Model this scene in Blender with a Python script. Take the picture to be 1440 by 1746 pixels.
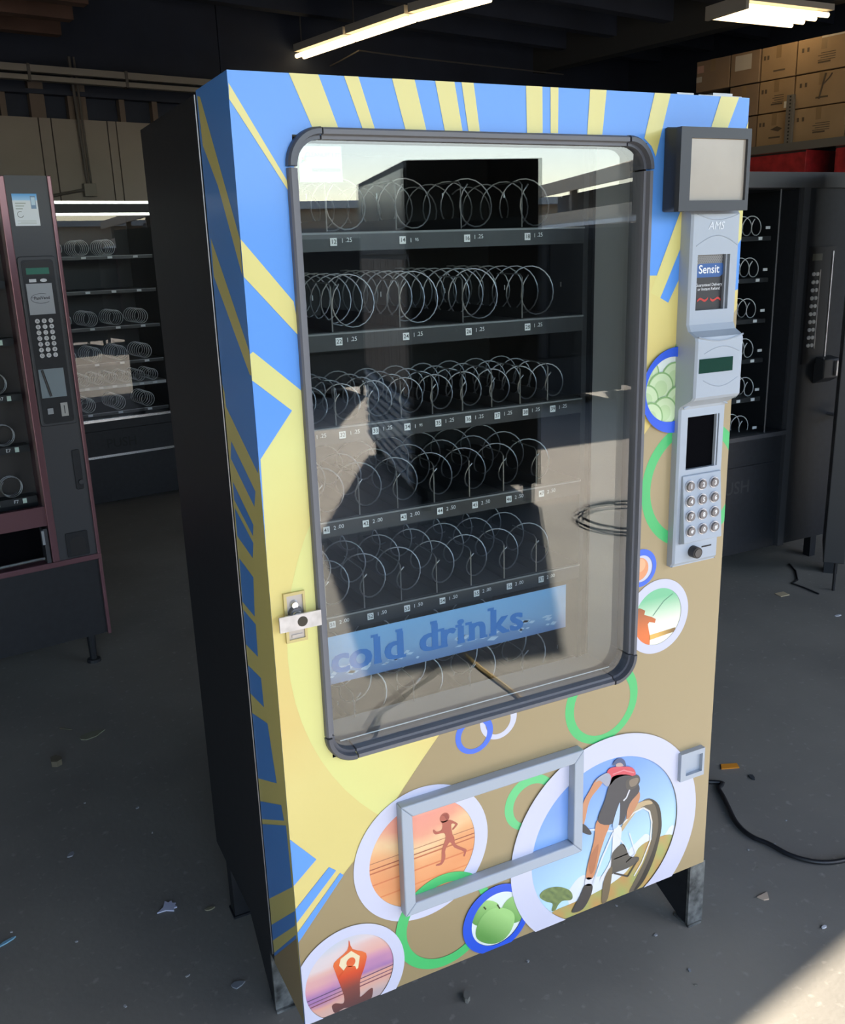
import bpy, math, random
from mathutils import Matrix, Vector
random.seed(7)
for o in list(bpy.data.objects): bpy.data.objects.remove(o)
SC = bpy.context.scene
COL = SC.collection
R = math.radians

# ------------------------------------------------------------------ camera, sky, sun, exposure
cd = bpy.data.cameras.new('camera'); cam = bpy.data.objects.new('camera', cd); COL.objects.link(cam)
cd.sensor_fit = 'VERTICAL'; cd.sensor_height = 24.0; cd.lens = 21.6489
cam.matrix_world = Matrix([[0.891756, 0.150972, -0.426591, -0.401608], [-0.451419, 0.231147, -0.861854, -1.384648], [-0.03151, 0.961134, 0.274278, 1.58014], [0.0, 0.0, 0.0, 1.0]])
cd.clip_start = 0.02
SC.camera = cam

W_ = bpy.data.worlds.new('sky'); SC.world = W_; W_.use_nodes = True
wn = W_.node_tree; bgn = wn.nodes['Background']
skyn = wn.nodes.new('ShaderNodeTexSky'); skyn.sky_type = 'NISHITA'; skyn.sun_disc = False
skyn.sun_elevation = R(42); skyn.sun_rotation = R(150); skyn.air_density = 1.0; skyn.dust_density = 0.7; skyn.ozone_density = 1.0
wn.links.new(skyn.outputs[0], bgn.inputs[0]); bgn.inputs[1].default_value = 0.62

sun = bpy.data.lights.new('sun', 'SUN'); sun.energy = 17.0; sun.angle = R(0.6); sun.color = (1.0, 0.90, 0.76)
suno = bpy.data.objects.new('sun', sun); COL.objects.link(suno)
ce, se = math.cos(R(41.8)), math.sin(R(41.8))
suno.rotation_euler = Vector((-0.52*ce, 0.855*ce, -se)).to_track_quat('-Z', 'Y').to_euler()
suno.location = (6, -12, 12)

SC.view_settings.view_transform = 'Standard'; SC.view_settings.look = 'None'
SC.view_settings.exposure = 0.16; SC.view_settings.gamma = 1.0; SC.view_settings.use_curve_mapping = False

# ------------------------------------------------------------------ colours and materials
def lin(v): return v/12.92 if v <= 0.04045 else ((v+0.055)/1.055)**2.4
def hx(s): return tuple(lin(int(s[i:i+2], 16)/255) for i in (0, 2, 4))
MATS = {}
def mat(name, col, rough=0.5, metal=0.0, noise=0.0, scale=8.0, emis=None, spec=0.5, bump=0.0, coat=0.0):
    if name in MATS: return MATS[name]
    m = bpy.data.materials.new(name); m.use_nodes = True; nt = m.node_tree; b = nt.nodes['Principled BSDF']
    c = hx(col) if isinstance(col, str) else col
    b.inputs['Base Color'].default_value = (*c, 1); b.inputs['Roughness'].default_value = rough
    b.inputs['Metallic'].default_value = metal; b.inputs['Specular IOR Level'].default_value = spec
    b.inputs['Coat Weight'].default_value = coat
    if noise or bump:
        tc = nt.nodes.new('ShaderNodeTexCoord'); n = nt.nodes.new('ShaderNodeTexNoise')
        n.inputs['Scale'].default_value = scale; n.inputs['Detail'].default_value = 5
        nt.links.new(tc.outputs['Object'], n.inputs['Vector'])
    if noise:
        r = nt.nodes.new('ShaderNodeValToRGB')
        r.color_ramp.elements[0].position = 0.3; r.color_ramp.elements[1].position = 0.7
        r.color_ramp.elements[0].color = (*[x*(1-noise) for x in c], 1); r.color_ramp.elements[1].color = (*[min(1, x*(1+noise)) for x in c], 1)
        nt.links.new(n.outputs[0], r.inputs[0]); nt.links.new(r.outputs[0], b.inputs['Base Color'])
    if bump:
        bp = nt.nodes.new('ShaderNodeBump'); bp.inputs['Strength'].default_value = bump; bp.inputs['Distance'].default_value = 0.01
        nt.links.new(n.outputs[0], bp.inputs['Height']); nt.links.new(bp.outputs[0], b.inputs['Normal'])
    if emis:
        b.inputs['Emission Color'].default_value = (*c, 1); b.inputs['Emission Strength'].default_value = emis
    MATS[name] = m; return m

def attr_mat(name, rough, coat=0.0):
    m = bpy.data.materials.new(name); m.use_nodes = True; nt = m.node_tree; b = nt.nodes['Principled BSDF']
    a = nt.nodes.new('ShaderNodeAttribute'); a.attribute_name = 'Col'
    nt.links.new(a.outputs['Color'], b.inputs['Base Color']); b.inputs['Roughness'].default_value = rough
    b.inputs['Coat Weight'].default_value = coat; b.inputs['Coat Roughness'].default_value = 0.12
    MATS[name] = m; return m
VINYL = attr_mat('printed_vinyl', 0.42, 0.25)
PAPER = attr_mat('printed_paper', 0.6)

def glass_mat(name, f0, tint):
    # thin pane: clear transmission plus a mirror share that grows towards grazing angles (Schlick)
    m = bpy.data.materials.new(name); m.use_nodes = True; nt = m.node_tree; nt.nodes.clear()
    out = nt.nodes.new('ShaderNodeOutputMaterial'); mix = nt.nodes.new('ShaderNodeMixShader')
    tr = nt.nodes.new('ShaderNodeBsdfTransparent'); tr.inputs[0].default_value = (*tint, 1)
    gl = nt.nodes.new('ShaderNodeBsdfGlossy'); gl.inputs['Roughness'].default_value = 0.0
    lw = nt.nodes.new('ShaderNodeLayerWeight'); lw.inputs[0].default_value = 0.5
    p = nt.nodes.new('ShaderNodeMath'); p.operation = 'POWER'; p.inputs[1].default_value = 5
    ma = nt.nodes.new('ShaderNodeMath'); ma.operation = 'MULTIPLY_ADD'; ma.inputs[1].default_value = 1-f0; ma.inputs[2].default_value = f0
    L = nt.links.new
    L(lw.outputs['Facing'], p.inputs[0]); L(p.outputs[0], ma.inputs[0]); L(ma.outputs[0], mix.inputs[0])
    L(tr.outputs[0], mix.inputs[1]); L(gl.outputs[0], mix.inputs[2]); L(mix.outputs[0], out.inputs[0])
    MATS[name] = m; return m
GLASS = glass_mat('coated_glass', 0.088, (0.93, 0.96, 0.95))
GLASS2 = glass_mat('plain_glass', 0.07, (0.9, 0.93, 0.93))

BLACK = mat('black_powder_coat', (0.016, 0.018, 0.022), 0.48, noise=0.15, scale=40, spec=0.35)
DKGREY = mat('dark_grey_plastic', (0.042, 0.044, 0.05), 0.45)
GASKET = mat('grey_gasket', (0.15, 0.15, 0.165), 0.5)
GASKETC = mat('dark_gasket_corner', (0.085, 0.088, 0.105), 0.4)
INNER = mat('black_liner', (0.012, 0.014, 0.018), 0.5)
LINER = mat('pale_grey_liner', (0.46, 0.47, 0.49), 0.5)
RAIL = mat('black_price_rail', (0.03, 0.032, 0.036), 0.35)
WIRE = mat('bright_wire', (0.40, 0.41, 0.43), 0.28, 0.85)
CHROME = mat('chrome_trim', (0.75, 0.76, 0.78), 0.2, 0.9)
STEEL = mat('brushed_steel', (0.62, 0.60, 0.60), 0.38, 0.6, noise=0.12, scale=60)
ZINC = mat('zinc_lock', (0.5, 0.46, 0.43), 0.42, 0.6)
GREY = mat('fascia_grey_plastic', (0.40, 0.44, 0.50), 0.42)
GREYD = mat('fascia_dark_grey', (0.22, 0.24, 0.27), 0.5)  # darker fascia grey, used on the jamb of the poster window
WHITE = mat('white_print', (0.82, 0.83, 0.84), 0.5)
VOID = mat('opening_darkness', (0.004, 0.004, 0.005), 0.9, spec=0.0)  # unreflecting black, paints the darkness inside the dispenser and bin openings
INK = mat('black_print', (0.01, 0.01, 0.012), 0.5)
LCD = mat('green_lcd', (0.012, 0.05, 0.035), 0.15)
SCREEN = mat('dull_screen', (0.42, 0.37, 0.31), 0.22, noise=0.10, scale=6)
TAPE = mat('scuffed_packing_tape', (0.14, 0.145, 0.14), 0.2, 0.2, noise=0.7, scale=35)
MAROON = mat('maroon_trim', (0.20, 0.10, 0.115), 0.28, 0.45)
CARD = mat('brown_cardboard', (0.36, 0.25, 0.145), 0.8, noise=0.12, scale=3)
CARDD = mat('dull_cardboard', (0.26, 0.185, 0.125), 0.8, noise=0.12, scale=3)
CTAPE = mat('carton_tape', (0.27, 0.185, 0.10), 0.4)
CPRINT = mat('carton_print', (0.10, 0.075, 0.05), 0.7)
TUBE = mat('lit_tube', (1.0, 0.74, 0.40), 0.4, emis=3.2)
BEIGE = mat('fixture_enamel', (0.55, 0.53, 0.48), 0.4)
WOODD = mat('dark_timber', (0.10, 0.055, 0.04), 0.8, noise=0.3, scale=4)
DECK = mat('dark_roof_deck', (0.026, 0.036, 0.062), 0.8, noise=0.2, scale=2)
RUBBER = mat('black_rubber', (0.015, 0.015, 0.017), 0.4)

# ------------------------------------------------------------------ mesh helpers
class MB:
    def __init__(s): s.v = []; s.f = []; s.m = []; s.c = []
    def add(s, vs, fs, mi=0, col=None):
        o = len(s.v); s.v += [tuple(v) for v in vs]
        for f in fs: s.f.append(tuple(i+o for i in f)); s.m.append(mi)
        if col is not None: s.c += [col]*len(vs) if not isinstance(col, list) else col
        else: s.c += [(0.5, 0.5, 0.5)]*len(vs)
        return s
    def box(s, x0, x1, y0, y1, z0, z1, mi=0, col=None):
        vs = [(x, y, z) for x in (x0, x1) for y in (y0, y1) for z in (z0, z1)]
        return s.add(vs, [(0,1,3,2),(4,6,7,5),(0,4,5,1),(2,3,7,6),(0,2,6,4),(1,5,7,3)], mi, col)
    def prism(s, pts, axis, a, b, mi=0, col=None):
        # pts: 2D outline in the two other axes (in x,y,z order), extruded a..b along axis
        def P(p, t): return {0: (t, p[0], p[1]), 1: (p[0], t, p[1]), 2: (p[0], p[1], t)}[axis]
        n = len(pts); vs = [P(p, a) for p in pts]+[P(p, b) for p in pts]
        fs = [tuple(range(n))[::-1], tuple(range(n, 2*n))]+[(i, (i+1) % n, n+(i+1) % n, n+i) for i in range(n)]
        return s.add(vs, fs, mi, col)
    def tube(s, path, r, n=6, mi=0, closed=False):
        path = [Vector(p) for p in path]; N = len(path); vs = []
        up = Vector((0, 0, 1)); prev = None
        for i, p in enumerate(path):
            d = (path[min(i+1, N-1)]-path[max(i-1, 0)]).normalized()
            if prev is None:
                u = d.orthogonal().normalized()
            else:
                u = (prev-d*prev.dot(d)).normalized()
            prev = u; w = d.cross(u)
            vs += [p+(u*math.cos(2*math.pi*k/n)+w*math.sin(2*math.pi*k/n))*r for k in range(n)]
        fs = [(i*n+k, i*n+(k+1) % n, (i+1)*n+(k+1) % n, (i+1)*n+k) for i in range(N-1) for k in range(n)]
        fs += [tuple(range(n))[::-1], tuple((N-1)*n+k for k in range(n))]
        return s.add(vs, fs, mi)
    def cyl(s, c0, c1, r0, r1=None, n=16, mi=0):
        r1 = r0 if r1 is None else r1
        a, b = Vector(c0), Vector(c1); d = (b-a).normalized(); u = d.orthogonal().normalized(); w = d.cross(u)
        vs = [a+(u*math.cos(2*math.pi*k/n)+w*math.sin(2*math.pi*k/n))*r0 for k in range(n)]
        vs += [b+(u*math.cos(2*math.pi*k/n)+w*math.sin(2*math.pi*k/n))*r1 for k in range(n)]
        return s.add(vs, [(k, (k+1) % n, n+(k+1) % n, n+k) for k in range(n)]+[tuple(range(n))[::-1], tuple(range(n, 2*n))], mi)
    def text(s, string, size, fn, mi=0, bold=0.0, align='CENTER'):
        vs, fs = text_geo(string, size, bold, align)
        return s.add([fn(x, y) for x, y in vs], fs, mi)
    def build(s, name, mats, parent=None, bevel=0.0, smooth=False):
        me = bpy.data.meshes.new(name); me.from_pydata(s.v, [], s.f)
        mats = mats if isinstance(mats, (list, tuple)) else [mats]
        for m in mats: me.materials.append(m)
        me.polygons.foreach_set('material_index', s.m)
        if any(m.name.startswith('printed') for m in mats):
            a = me.color_attributes.new('Col', 'FLOAT_COLOR', 'POINT')
            a.data.foreach_set('color', [x for c in s.c for x in (*c, 1.0)])
        if smooth: me.polygons.foreach_set('use_smooth', [True]*len(me.polygons))
        me.update(); me.validate()
        return link(me, name, parent, bevel)
def link(me, name, parent=None, bevel=0.0):
    o = bpy.data.objects.new(name, me); COL.objects.link(o); o.parent = parent
    if bevel:
        b = o.modifiers.new('edge', 'BEVEL'); b.width = bevel; b.segments = 2; b.limit_method = 'ANGLE'; b.angle_limit = R(40)
    return o
TXT = {}
def text_geo(string, size, bold=0.0, align='CENTER'):
    k = (string, size, bold, align)
    if k not in TXT:
        cu = bpy.data.curves.new('t', 'FONT'); cu.body = string; cu.size = size; cu.align_x = align; cu.align_y = 'CENTER'
        cu.offset = bold; cu.resolution_u = 3
        o = bpy.data.objects.new('t', cu); me = o.to_mesh()
        TXT[k] = ([(v.co.x, v.co.y) for v in me.vertices], [tuple(p.vertices) for p in me.polygons])
        o.to_mesh_clear(); bpy.data.objects.remove(o); bpy.data.curves.remove(cu)
    return TXT[k]
def thing(name, label, cat, loc=(0, 0, 0), rz=0, group=None):
    o = bpy.data.objects.new(name, None); COL.objects.link(o); o.location = loc; o.rotation_euler = (0, 0, rz)
    return tag(o, label, cat, group)
def tag(o, label, cat, group=None):
    o['label'] = label; o['category'] = cat
    if group: o['group'] = group
    return o
def struct(o, label=None):
    o['kind'] = 'structure'
    if label: o['label'] = label
    return o
def copy_part(o, parent, loc=None):
    c = o.copy(); COL.objects.link(c); c.parent = parent
    if loc: c.location = loc
    return c
def helix_mesh(r, pitch, depth, wire=0.0016, seg=20, n=5, m=None):
    turns = depth/pitch; N = int(turns*seg)
    pts = [(r*math.cos(2*math.pi*i/seg+2.4), pitch*i/seg, r*math.sin(2*math.pi*i/seg+2.4)) for i in range(N+1)]
    mb = MB().tube(pts, wire, n)
    me = bpy.data.meshes.new('spiral'); me.from_pydata(mb.v, [], mb.f); me.materials.append(m or WIRE)
    me.polygons.foreach_set('use_smooth', [True]*len(me.polygons)); me.update(); return me

# ------------------------------------------------------------------ building frame (turned about 10 degrees from the big machine)
BA = R(10); cB, sB = math.cos(BA), math.sin(BA)
def B(u, v, z=0.0): return (u*cB-v*sB, u*sB+v*cB, z)
def UV(x, y): return (x*cB+y*sB, -x*sB+y*cB)
def bbox(mb, u0, u1, v0, v1, z0, z1, mi=0):
    vs = [B(u, v, z) for u in (u0, u1) for v in (v0, v1) for z in (z0, z1)]
    return mb.add(vs, [(0,1,3,2),(4,6,7,5),(0,4,5,1),(2,3,7,6),(0,2,6,4),(1,5,7,3)], mi)
U0, U1, V0, V1, ZC = -6.0, 7.6, -3.40, 5.95, 3.5

def floor_material(name, a, b_, c_):
    m = bpy.data.materials.new(name); m.use_nodes = True; nt = m.node_tree; b = nt.nodes['Principled BSDF']; L = nt.links.new
    tc = nt.nodes.new('ShaderNodeTexCoord')
    def noise(s, d): 
        n = nt.nodes.new('ShaderNodeTexNoise'); n.inputs['Scale'].default_value = s; n.inputs['Detail'].default_value = d
        L(tc.outputs['Object'], n.inputs['Vector']); return n
    def ramp(n, p0, c0, p1, c1):
        r = nt.nodes.new('ShaderNodeValToRGB'); e = r.color_ramp.elements
        e[0].position = p0; e[0].color = (*c0, 1); e[1].position = p1; e[1].color = (*c1, 1); L(n.outputs[0], r.inputs[0]); return r
    r1 = ramp(noise(1.6, 8), 0.32, a, 0.68, b_)
    r2 = ramp(noise(38, 4), 0.62, (0, 0, 0), 0.8, (1, 1, 1))
    mx = nt.nodes.new('ShaderNodeMix'); mx.data_type = 'RGBA'; L(r2.outputs[0], mx.inputs[0]); L(r1.outputs[0], mx.inputs[6]); mx.inputs[7].default_value = (*c_, 1)
    L(mx.outputs[2], b.inputs['Base Color']); b.inputs['Roughness'].default_value = 0.62
    bp = nt.nodes.new('ShaderNodeBump'); bp.inputs['Strength'].default_value = 0.25; bp.inputs['Distance'].default_value = 0.004
    L(noise(60, 5).outputs[0], bp.inputs['Height']); L(bp.outputs[0], b.inputs['Normal'])
    return m
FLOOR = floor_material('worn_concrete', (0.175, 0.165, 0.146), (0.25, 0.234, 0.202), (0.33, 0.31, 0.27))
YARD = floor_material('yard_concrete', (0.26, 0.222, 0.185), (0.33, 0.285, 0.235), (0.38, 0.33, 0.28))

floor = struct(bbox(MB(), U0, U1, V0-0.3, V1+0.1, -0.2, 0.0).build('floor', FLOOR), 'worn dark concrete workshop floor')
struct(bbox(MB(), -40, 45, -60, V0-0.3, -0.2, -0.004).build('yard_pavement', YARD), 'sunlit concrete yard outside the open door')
CRACK = mat('dark_crack', (0.05, 0.045, 0.04), 0.9)
for pts, w in (([(0.6640, -1.2190), (0.7610, -1.3350), (0.8350, -1.3700), (0.9220, -1.4280), (1.0240, -1.4820), (1.1220, -1.5470)], 0.02), ([(0.5550, -1.0610), (0.6300, -1.1390), (0.6850, -1.2070), (0.7270, -1.2800)], 0.012)):
    mb = MB(); n = len(pts); vs = []
    for i, (x, y) in enumerate(pts):
        ww = w*random.uniform(0.4, 1.2); vs += [(x-ww, y-ww*0.4, 0.0012), (x+ww, y+ww*0.4, 0.0012)]
    mb.add(vs, [(2*i, 2*i+1, 2*i+3, 2*i+2) for i in range(n-1)]); mb.build('crack', CRACK, floor)

# ceiling
ceil_ = struct(bbox(MB(), U0, U1, V0, V1, ZC, ZC+0.1).build('ceiling', DECK), 'dark roof deck')
for i in range(9):
    v = 5.55-i*0.62
    bbox(MB(), 1.55, U1, v-0.05, v+0.05, ZC-0.16, ZC).build('joist', DECK, ceil_)
for i, (x, y) in enumerate([(0.5930, 4.8190), (0.5600, 5.2220), (0.5390, 5.6720), (0.5160, 6.2700), (0.6150, 4.4890)]):
    u, v = UV(x, y)
    bbox(MB(), U0, u, v-0.045, v+0.045, 3.0, 3.24).build('joist', WOODD, ceil_)
bbox(MB(), 1.25, 1.5, V0, V1, 3.12, ZC).build('girder', DECK, ceil_)
u, v = UV(*[(5.4750, 4.7410)][0]); bbox(MB(), u, u+0.14, V0, V1, 3.2, ZC).build('girder', mat('girder_paint', (0.05, 0.055, 0.06), 0.6), ceil_)

# back wall: panels up to 2.54, open framing above
PANEL = mat('tan_wall_panel', (0.29, 0.265, 0.24), 0.7, noise=0.06, scale=3)
wb = struct(bbox(MB(), U0, U1, V1, V1+0.12, 0, ZC).build('wall_back', DECK), 'dark back wall with tan panels')
edges = [-2.3, -1.7, -1.15, -0.62, -0.3, 0.10]+[UV(*q)[0] for q in [(0.387, 5.958), (0.472, 5.971), (0.932, 6.04), (1.236, 6.085)]]+[1.9, 2.5, 3.1, 3.7]
ed = sorted(edges)
for a, b_ in zip(ed, ed[1:]):
    bbox(MB(), a+0.004, b_-0.004, V1-0.07, V1-0.002, 0, 2.545).build('panel', PANEL, wb)
for i, (u, w) in enumerate([(-.2, .05), (.3, .02), (.75, .02), (1.2, .02), (1.43, .05), (1.66, .02), (1.73, .04), (2.03, .02), (2.28, .02), (2.6, .02)]):
    bbox(MB(), u-w, u+w, V1-0.06, V1, 2.545, 2.72 if w < 0.03 else 2.8).build('stud', mat('grey_timber', (0.16, 0.13, 0.11), 0.8), wb)
bbox(MB(), U0, U1, V1-0.08, V1, 2.70, 2.73).build('plate', DECK, wb)

struct(bbox(MB(), U0-0.12, U0, V0, V1, 0, ZC).build('wall_left', mat('bounce_wall_pale', (0.42, 0.41, 0.38), 0.8)), 'unseen left wall given a pale tone to bounce light')  # wall colour unknown, made pale to bounce light onto the machine's side
struct(bbox(MB(), U1, U1+0.12, V0, V1, 0, ZC).build('wall_right', DECK), 'dark right wall')
fw = MB(); bbox(fw, U0, U1, V0-0.12, V0+0.0, 2.965, ZC+0.1); bbox(fw, U0, -4.4, V0-0.12, V0, 0, 2.965); bbox(fw, 6.6, U1, V0-0.12, V0, 0, 2.965)
struct(fw.build('wall_front', DECK), 'front wall with the wide door opening')

# conduit and junction box on the panels
def onwall(p, q=0.03): 
    u, v = UV(p[0], p[1]); return B(u, V1-0.07-q, p[2])
CONDM = mat('dull_conduit', (0.10, 0.095, 0.09), 0.5)
ct = thing('conduit', 'dull steel conduit with a square junction box on the tan wall panels', 'conduit', (0, 0, 0))
MB().tube([onwall((0.640, 6.0, 2.95)), onwall((0.665, 6.0, 2.09))], 0.011, 8).build('drop_pipe', CONDM, ct)
MB().tube([onwall((0.672, 6.0, 2.95), 0.035), onwall((0.69, 6.0, 2.09), 0.035)], 0.008, 8).build('drop_pipe', CONDM, ct)
MB().tube([onwall((0.65, 6.0, 2.07)), onwall((-0.1, 5.9, 1.93))], 0.011, 8).build('cross_pipe', CONDM, ct)
u, v = UV(0.675, 6.0); bbox(MB(), u-0.045, u+0.045, V1-0.12, V1-0.07, 2.02, 2.11).build('junction_box', mat('box_grey', (0.2, 0.19, 0.17), 0.5), ct, 0.004)

# unlit double strip fixture near the back wall
uf = thing('strip_light', 'unlit grey twin-tube strip light hung before the tan panelled wall', 'light')
for z, c_ in ((2.845, 0.028), (2.785, 0.02)):
    for a, b_ in ((0.3, 1.355), (1.365, 2.03), (2.04, 3.0)):
        bbox(MB(), a, b_, V1-0.20, V1-0.14, z-c_, z+c_*0.6).build('tube', mat('unlit_tube', (0.27, 0.255, 0.23), 0.4), uf)
for a in (1.36, 2.035): bbox(MB(), a-0.01, a+0.01, V1-0.205, V1-0.135, 2.76, 2.868).build('bracket', CONDM, uf)
for a in (0.6, 2.8): bbox(MB(), a-0.01, a+0.01, V1-0.18, V1-0.16, 2.85, ZC).build('hanger', DECK, uf)

# lit strip lights
LZ = 3.12
pts = [(2.4900, 6.4550), (2.6410, 5.7190), (2.8000, 4.9870), (3.0270, 4.3320)]
for i, (p, q) in enumerate(zip(pts, pts[1:])):
    d = Vector((q[0]-p[0], q[1]-p[1], 0)); n = d.normalized(); s = Vector((-n.y, n.x, 0)); P = Vector((p[0], p[1], LZ))
    t = thing('strip_light', ['lit strip light at the end of the row above the big machine', 'lit middle strip light of the row above the big machine', 'lit strip light running out of view above the big machine'][i], 'light', P)
    a, b_ = n*0.015, d-n*0.015
    for off in (-0.035, 0.035): MB().cyl(a+s*off, b_+s*off, 0.017, n=10).build('tube', TUBE, t, smooth=True)
    hb = MB()
    vs = [pt+s*o_+Vector((0, 0, z)) for pt in (a, b_) for o_ in (-0.06, 0.06) for z in (0.03, 0.085)]
    hb.add(vs, [(0,1,3,2),(4,6,7,5),(0,4,5,1),(2,3,7,6),(0,2,6,4),(1,5,7,3)]).build('housing', BEIGE, t)
    MB().cyl(a*3+Vector((0, 0, 0.08)), a*3+Vector((0, 0, ZC-LZ)), 0.006, n=6).build('hanger', CONDM, t)
q = [(4.8390, 4.0860), (5.6460, 4.0900), (4.9560, 3.8740), (5.5690, 4.3320)]
t = thing('ceiling_light', 'four-tube ceiling light glowing above the cardboard cartons', 'light', (q[0][0], q[0][1], LZ))
d = Vector((q[1][0]-q[0][0], q[1][1]-q[0][1], 0)); n = d.normalized(); s = Vector((-n.y, n.x, 0))
for k in range(4):
    off = s*(-0.17+k*0.11); MB().cyl(off, off+d, 0.018, n=10).build('tube', TUBE, t, smooth=True)
hb = MB(); vs = [pt+s*o_+Vector((0, 0, z)) for pt in (-n*0.03, d+n*0.03) for o_ in (-0.20, 0.19) for z in (0.03, 0.07)]
hb.add(vs, [(0,1,3,2),(4,6,7,5),(0,4,5,1),(2,3,7,6),(0,2,6,4),(1,5,7,3)]).build('housing', BEIGE, t)
hb = MB(); vs = [pt+s*o_+Vector((0, 0, z)) for pt in (-n*0.03, -n*0.0) for o_ in (-0.20, 0.19) for z in (-0.022, 0.03)]
hb.add(vs, [(0,1,3,2),(4,6,7,5),(0,4,5,1),(2,3,7,6),(0,2,6,4),(1,5,7,3)]).build('end_cap', BEIGE, t)
MB().cyl(n*0.4+Vector((0, 0, 0.08)), n*0.4+Vector((0, 0, ZC-LZ)), 0.006, n=6).build('hanger', CONDM, t)

hw = [(2.7750, 5.8810), (2.7910, 6.3610), (2.7780, 6.9680)]
hw2 = [(2.7750, 5.8810), (3.2870, 6.0090), (3.8320, 6.1010), (4.9960, 6.2990)]
tag(MB().tube([(x, y, 3.08) for x, y in hw[::-1]]+[(x, y, 3.08) for x, y in hw2[1:]], .006, 6).build('hanging_cable', CONDM), 'thin grey cable hung in a V beneath the lit strip lights', 'cable')
# ------------------------------------------------------------------ the big vending machine
MW, ZB, ZT, DD, DP = 0.99, 0.173, 1.83, 0.181, 0.645
WX0, WX1, WZ0, WZ1 = 0.09, 0.752, 0.716, 1.747      # window opening
vm = thing('vending_machine', 'tall vending machine wrapped in blue, yellow and brown vinyl with circular sport pictures', 'vending machine')

def clip_half(P, a, b, c):            # keep a*x+b*y<=c
    out = []
    for i in range(len(P)):
        p, q = P[i], P[(i+1) % len(P)]; dp = a*p[0]+b*p[1]-c; dq = a*q[0]+b*q[1]-c
        if dp <= 0: out.append(p)
        if dp*dq < 0: t = dp/(dp-dq); out.append((p[0]+(q[0]-p[0])*t, p[1]+(q[1]-p[1])*t))
    return out
def clip_rect(P, x0, x1, y0, y1):
    for h in ((-1, 0, -x0), (1, 0, x1), (0, -1, -y0), (0, 1, y1)):
        if len(P) < 3: return []
        P = clip_half(P, *h)
    return P if len(P) >= 3 else []
def clip_conv(P, C):                   # C counter-clockwise convex
    for i in range(len(C)):
        if len(P) < 3: return []
        p, q = C[i], C[(i+1) % len(C)]; a, b = q[1]-p[1], -(q[0]-p[0]); P = clip_half(P, a, b, a*p[0]+b*p[1])
    return P if len(P) >= 3 else []
def area(P): return 0.5*sum(P[i][0]*P[(i+1) % len(P)][1]-P[(i+1) % len(P)][0]*P[i][1] for i in range(len(P)))
def ccw(P): return P if area(P) > 0 else P[::-1]
REG = [(0, WX0, ZB, ZT), (WX1, MW, ZB, ZT), (WX0, WX1, WZ1, ZT), (WX0, WX1, ZB, WZ0)]
def circ(c, n=64, k=1.0): return [(c[0]+c[2]*k*math.cos(2*math.pi*i/n), c[1]+c[2]*k*math.sin(2*math.pi*i/n)) for i in range(n)]
def sm(P, n=4):
    out = []; N = len(P)
    for i in range(N):
        a, b, c, d = P[i-1], P[i], P[(i+1) % N], P[(i+2) % N]
        for k in range(n):
            t = k/n; out.append(tuple(0.5*(2*b[j]+(c[j]-a[j])*t+(2*a[j]-5*b[j]+4*c[j]-d[j])*t*t+(3*b[j]-a[j]-3*c[j]+d[j])*t**3) for j in (0, 1)))
    return out
class Decal:
    def __init__(s, clip=None): s.mb = MB(); s.layer = 1; s.clip = clip
    def poly(s, P, col, layer=None, grid=None, clip=True):
        # col: hex string or function (x,z)->linear rgb
        L = layer or s.layer
        P = ccw(list(P))
        if s.clip and clip: P = clip_conv(P, s.clip)
        if not P: return s
        cells = [P]
        if grid:
            xs = [p[0] for p in P]; zs = [p[1] for p in P]; cells = []
            i = min(xs)
            while i < max(xs):
                j = min(zs)
                while j < max(zs):
                    Q = clip_rect(P, i, i+grid, j, j+grid)
                    if Q: cells.append(Q)
                    j += grid
                i += grid
        for Cc in cells:
            for r in REG:
                Q = clip_rect(Cc, *r)
                if len(Q) >= 3 and abs(area(Q)) > 1e-8:
                    c = [col(*q) for q in Q] if callable(col) else [tuple(0.92*x for x in hx(col))]*len(Q)
                    s.mb.add([(x, -0.00025*L, z) for x, z in Q], [tuple(range(len(Q)))], 0, c)
        return s
    def ring(s, co, ci, col, layer=None, n=72):
        L = layer or s.layer
        for i in range(n):
            a, b = 2*math.pi*i/n, 2*math.pi*(i+1)/n
            Q = [(c[0]+c[2]*math.cos(t), c[1]+c[2]*math.sin(t)) for c, t in ((co, a), (co, b), (ci, b), (ci, a))]
            s.poly(Q, col, L, clip=False)
        return s
    def line(s, pts, w, col, layer=None):
        for p, q in zip(pts, pts[1:]):
            dx, dz = q[0]-p[0], q[1]-p[1]; l = math.hypot(dx, dz) or 1; nx, nz = -dz/l*w/2, dx/l*w/2
            s.poly([(p[0]+nx, p[1]+nz), (q[0]+nx, q[1]+nz), (q[0]-nx, q[1]-nz), (p[0]-nx, p[1]-nz)], col, layer)
        return s
    def up(s): s.layer += 1; return s
    def build(s, name): return s.mb.build(name, VINYL, door)
def mixc(a, b, t): t = max(0, min(1, t)); return tuple(0.92*(x+(y-x)*t) for x, y in zip(hx(a), hx(b)))
def grad(stops):                        # stops on a coordinate: [(v,hex),...]
    def f(v):
        for (v0, c0), (v1, c1) in zip(stops, stops[1:]):
            if v <= v1: return mixc(c0, c1, (v-v0)/(v1-v0))
        return mixc(stops[-1][1], stops[-1][1], 0)
    return f

BLUE, YEL, PALE, ORG, TAN = '5a9cf0', 'e6da86', 'e4e08c', 'e6c878', 'a8946c'
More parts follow.
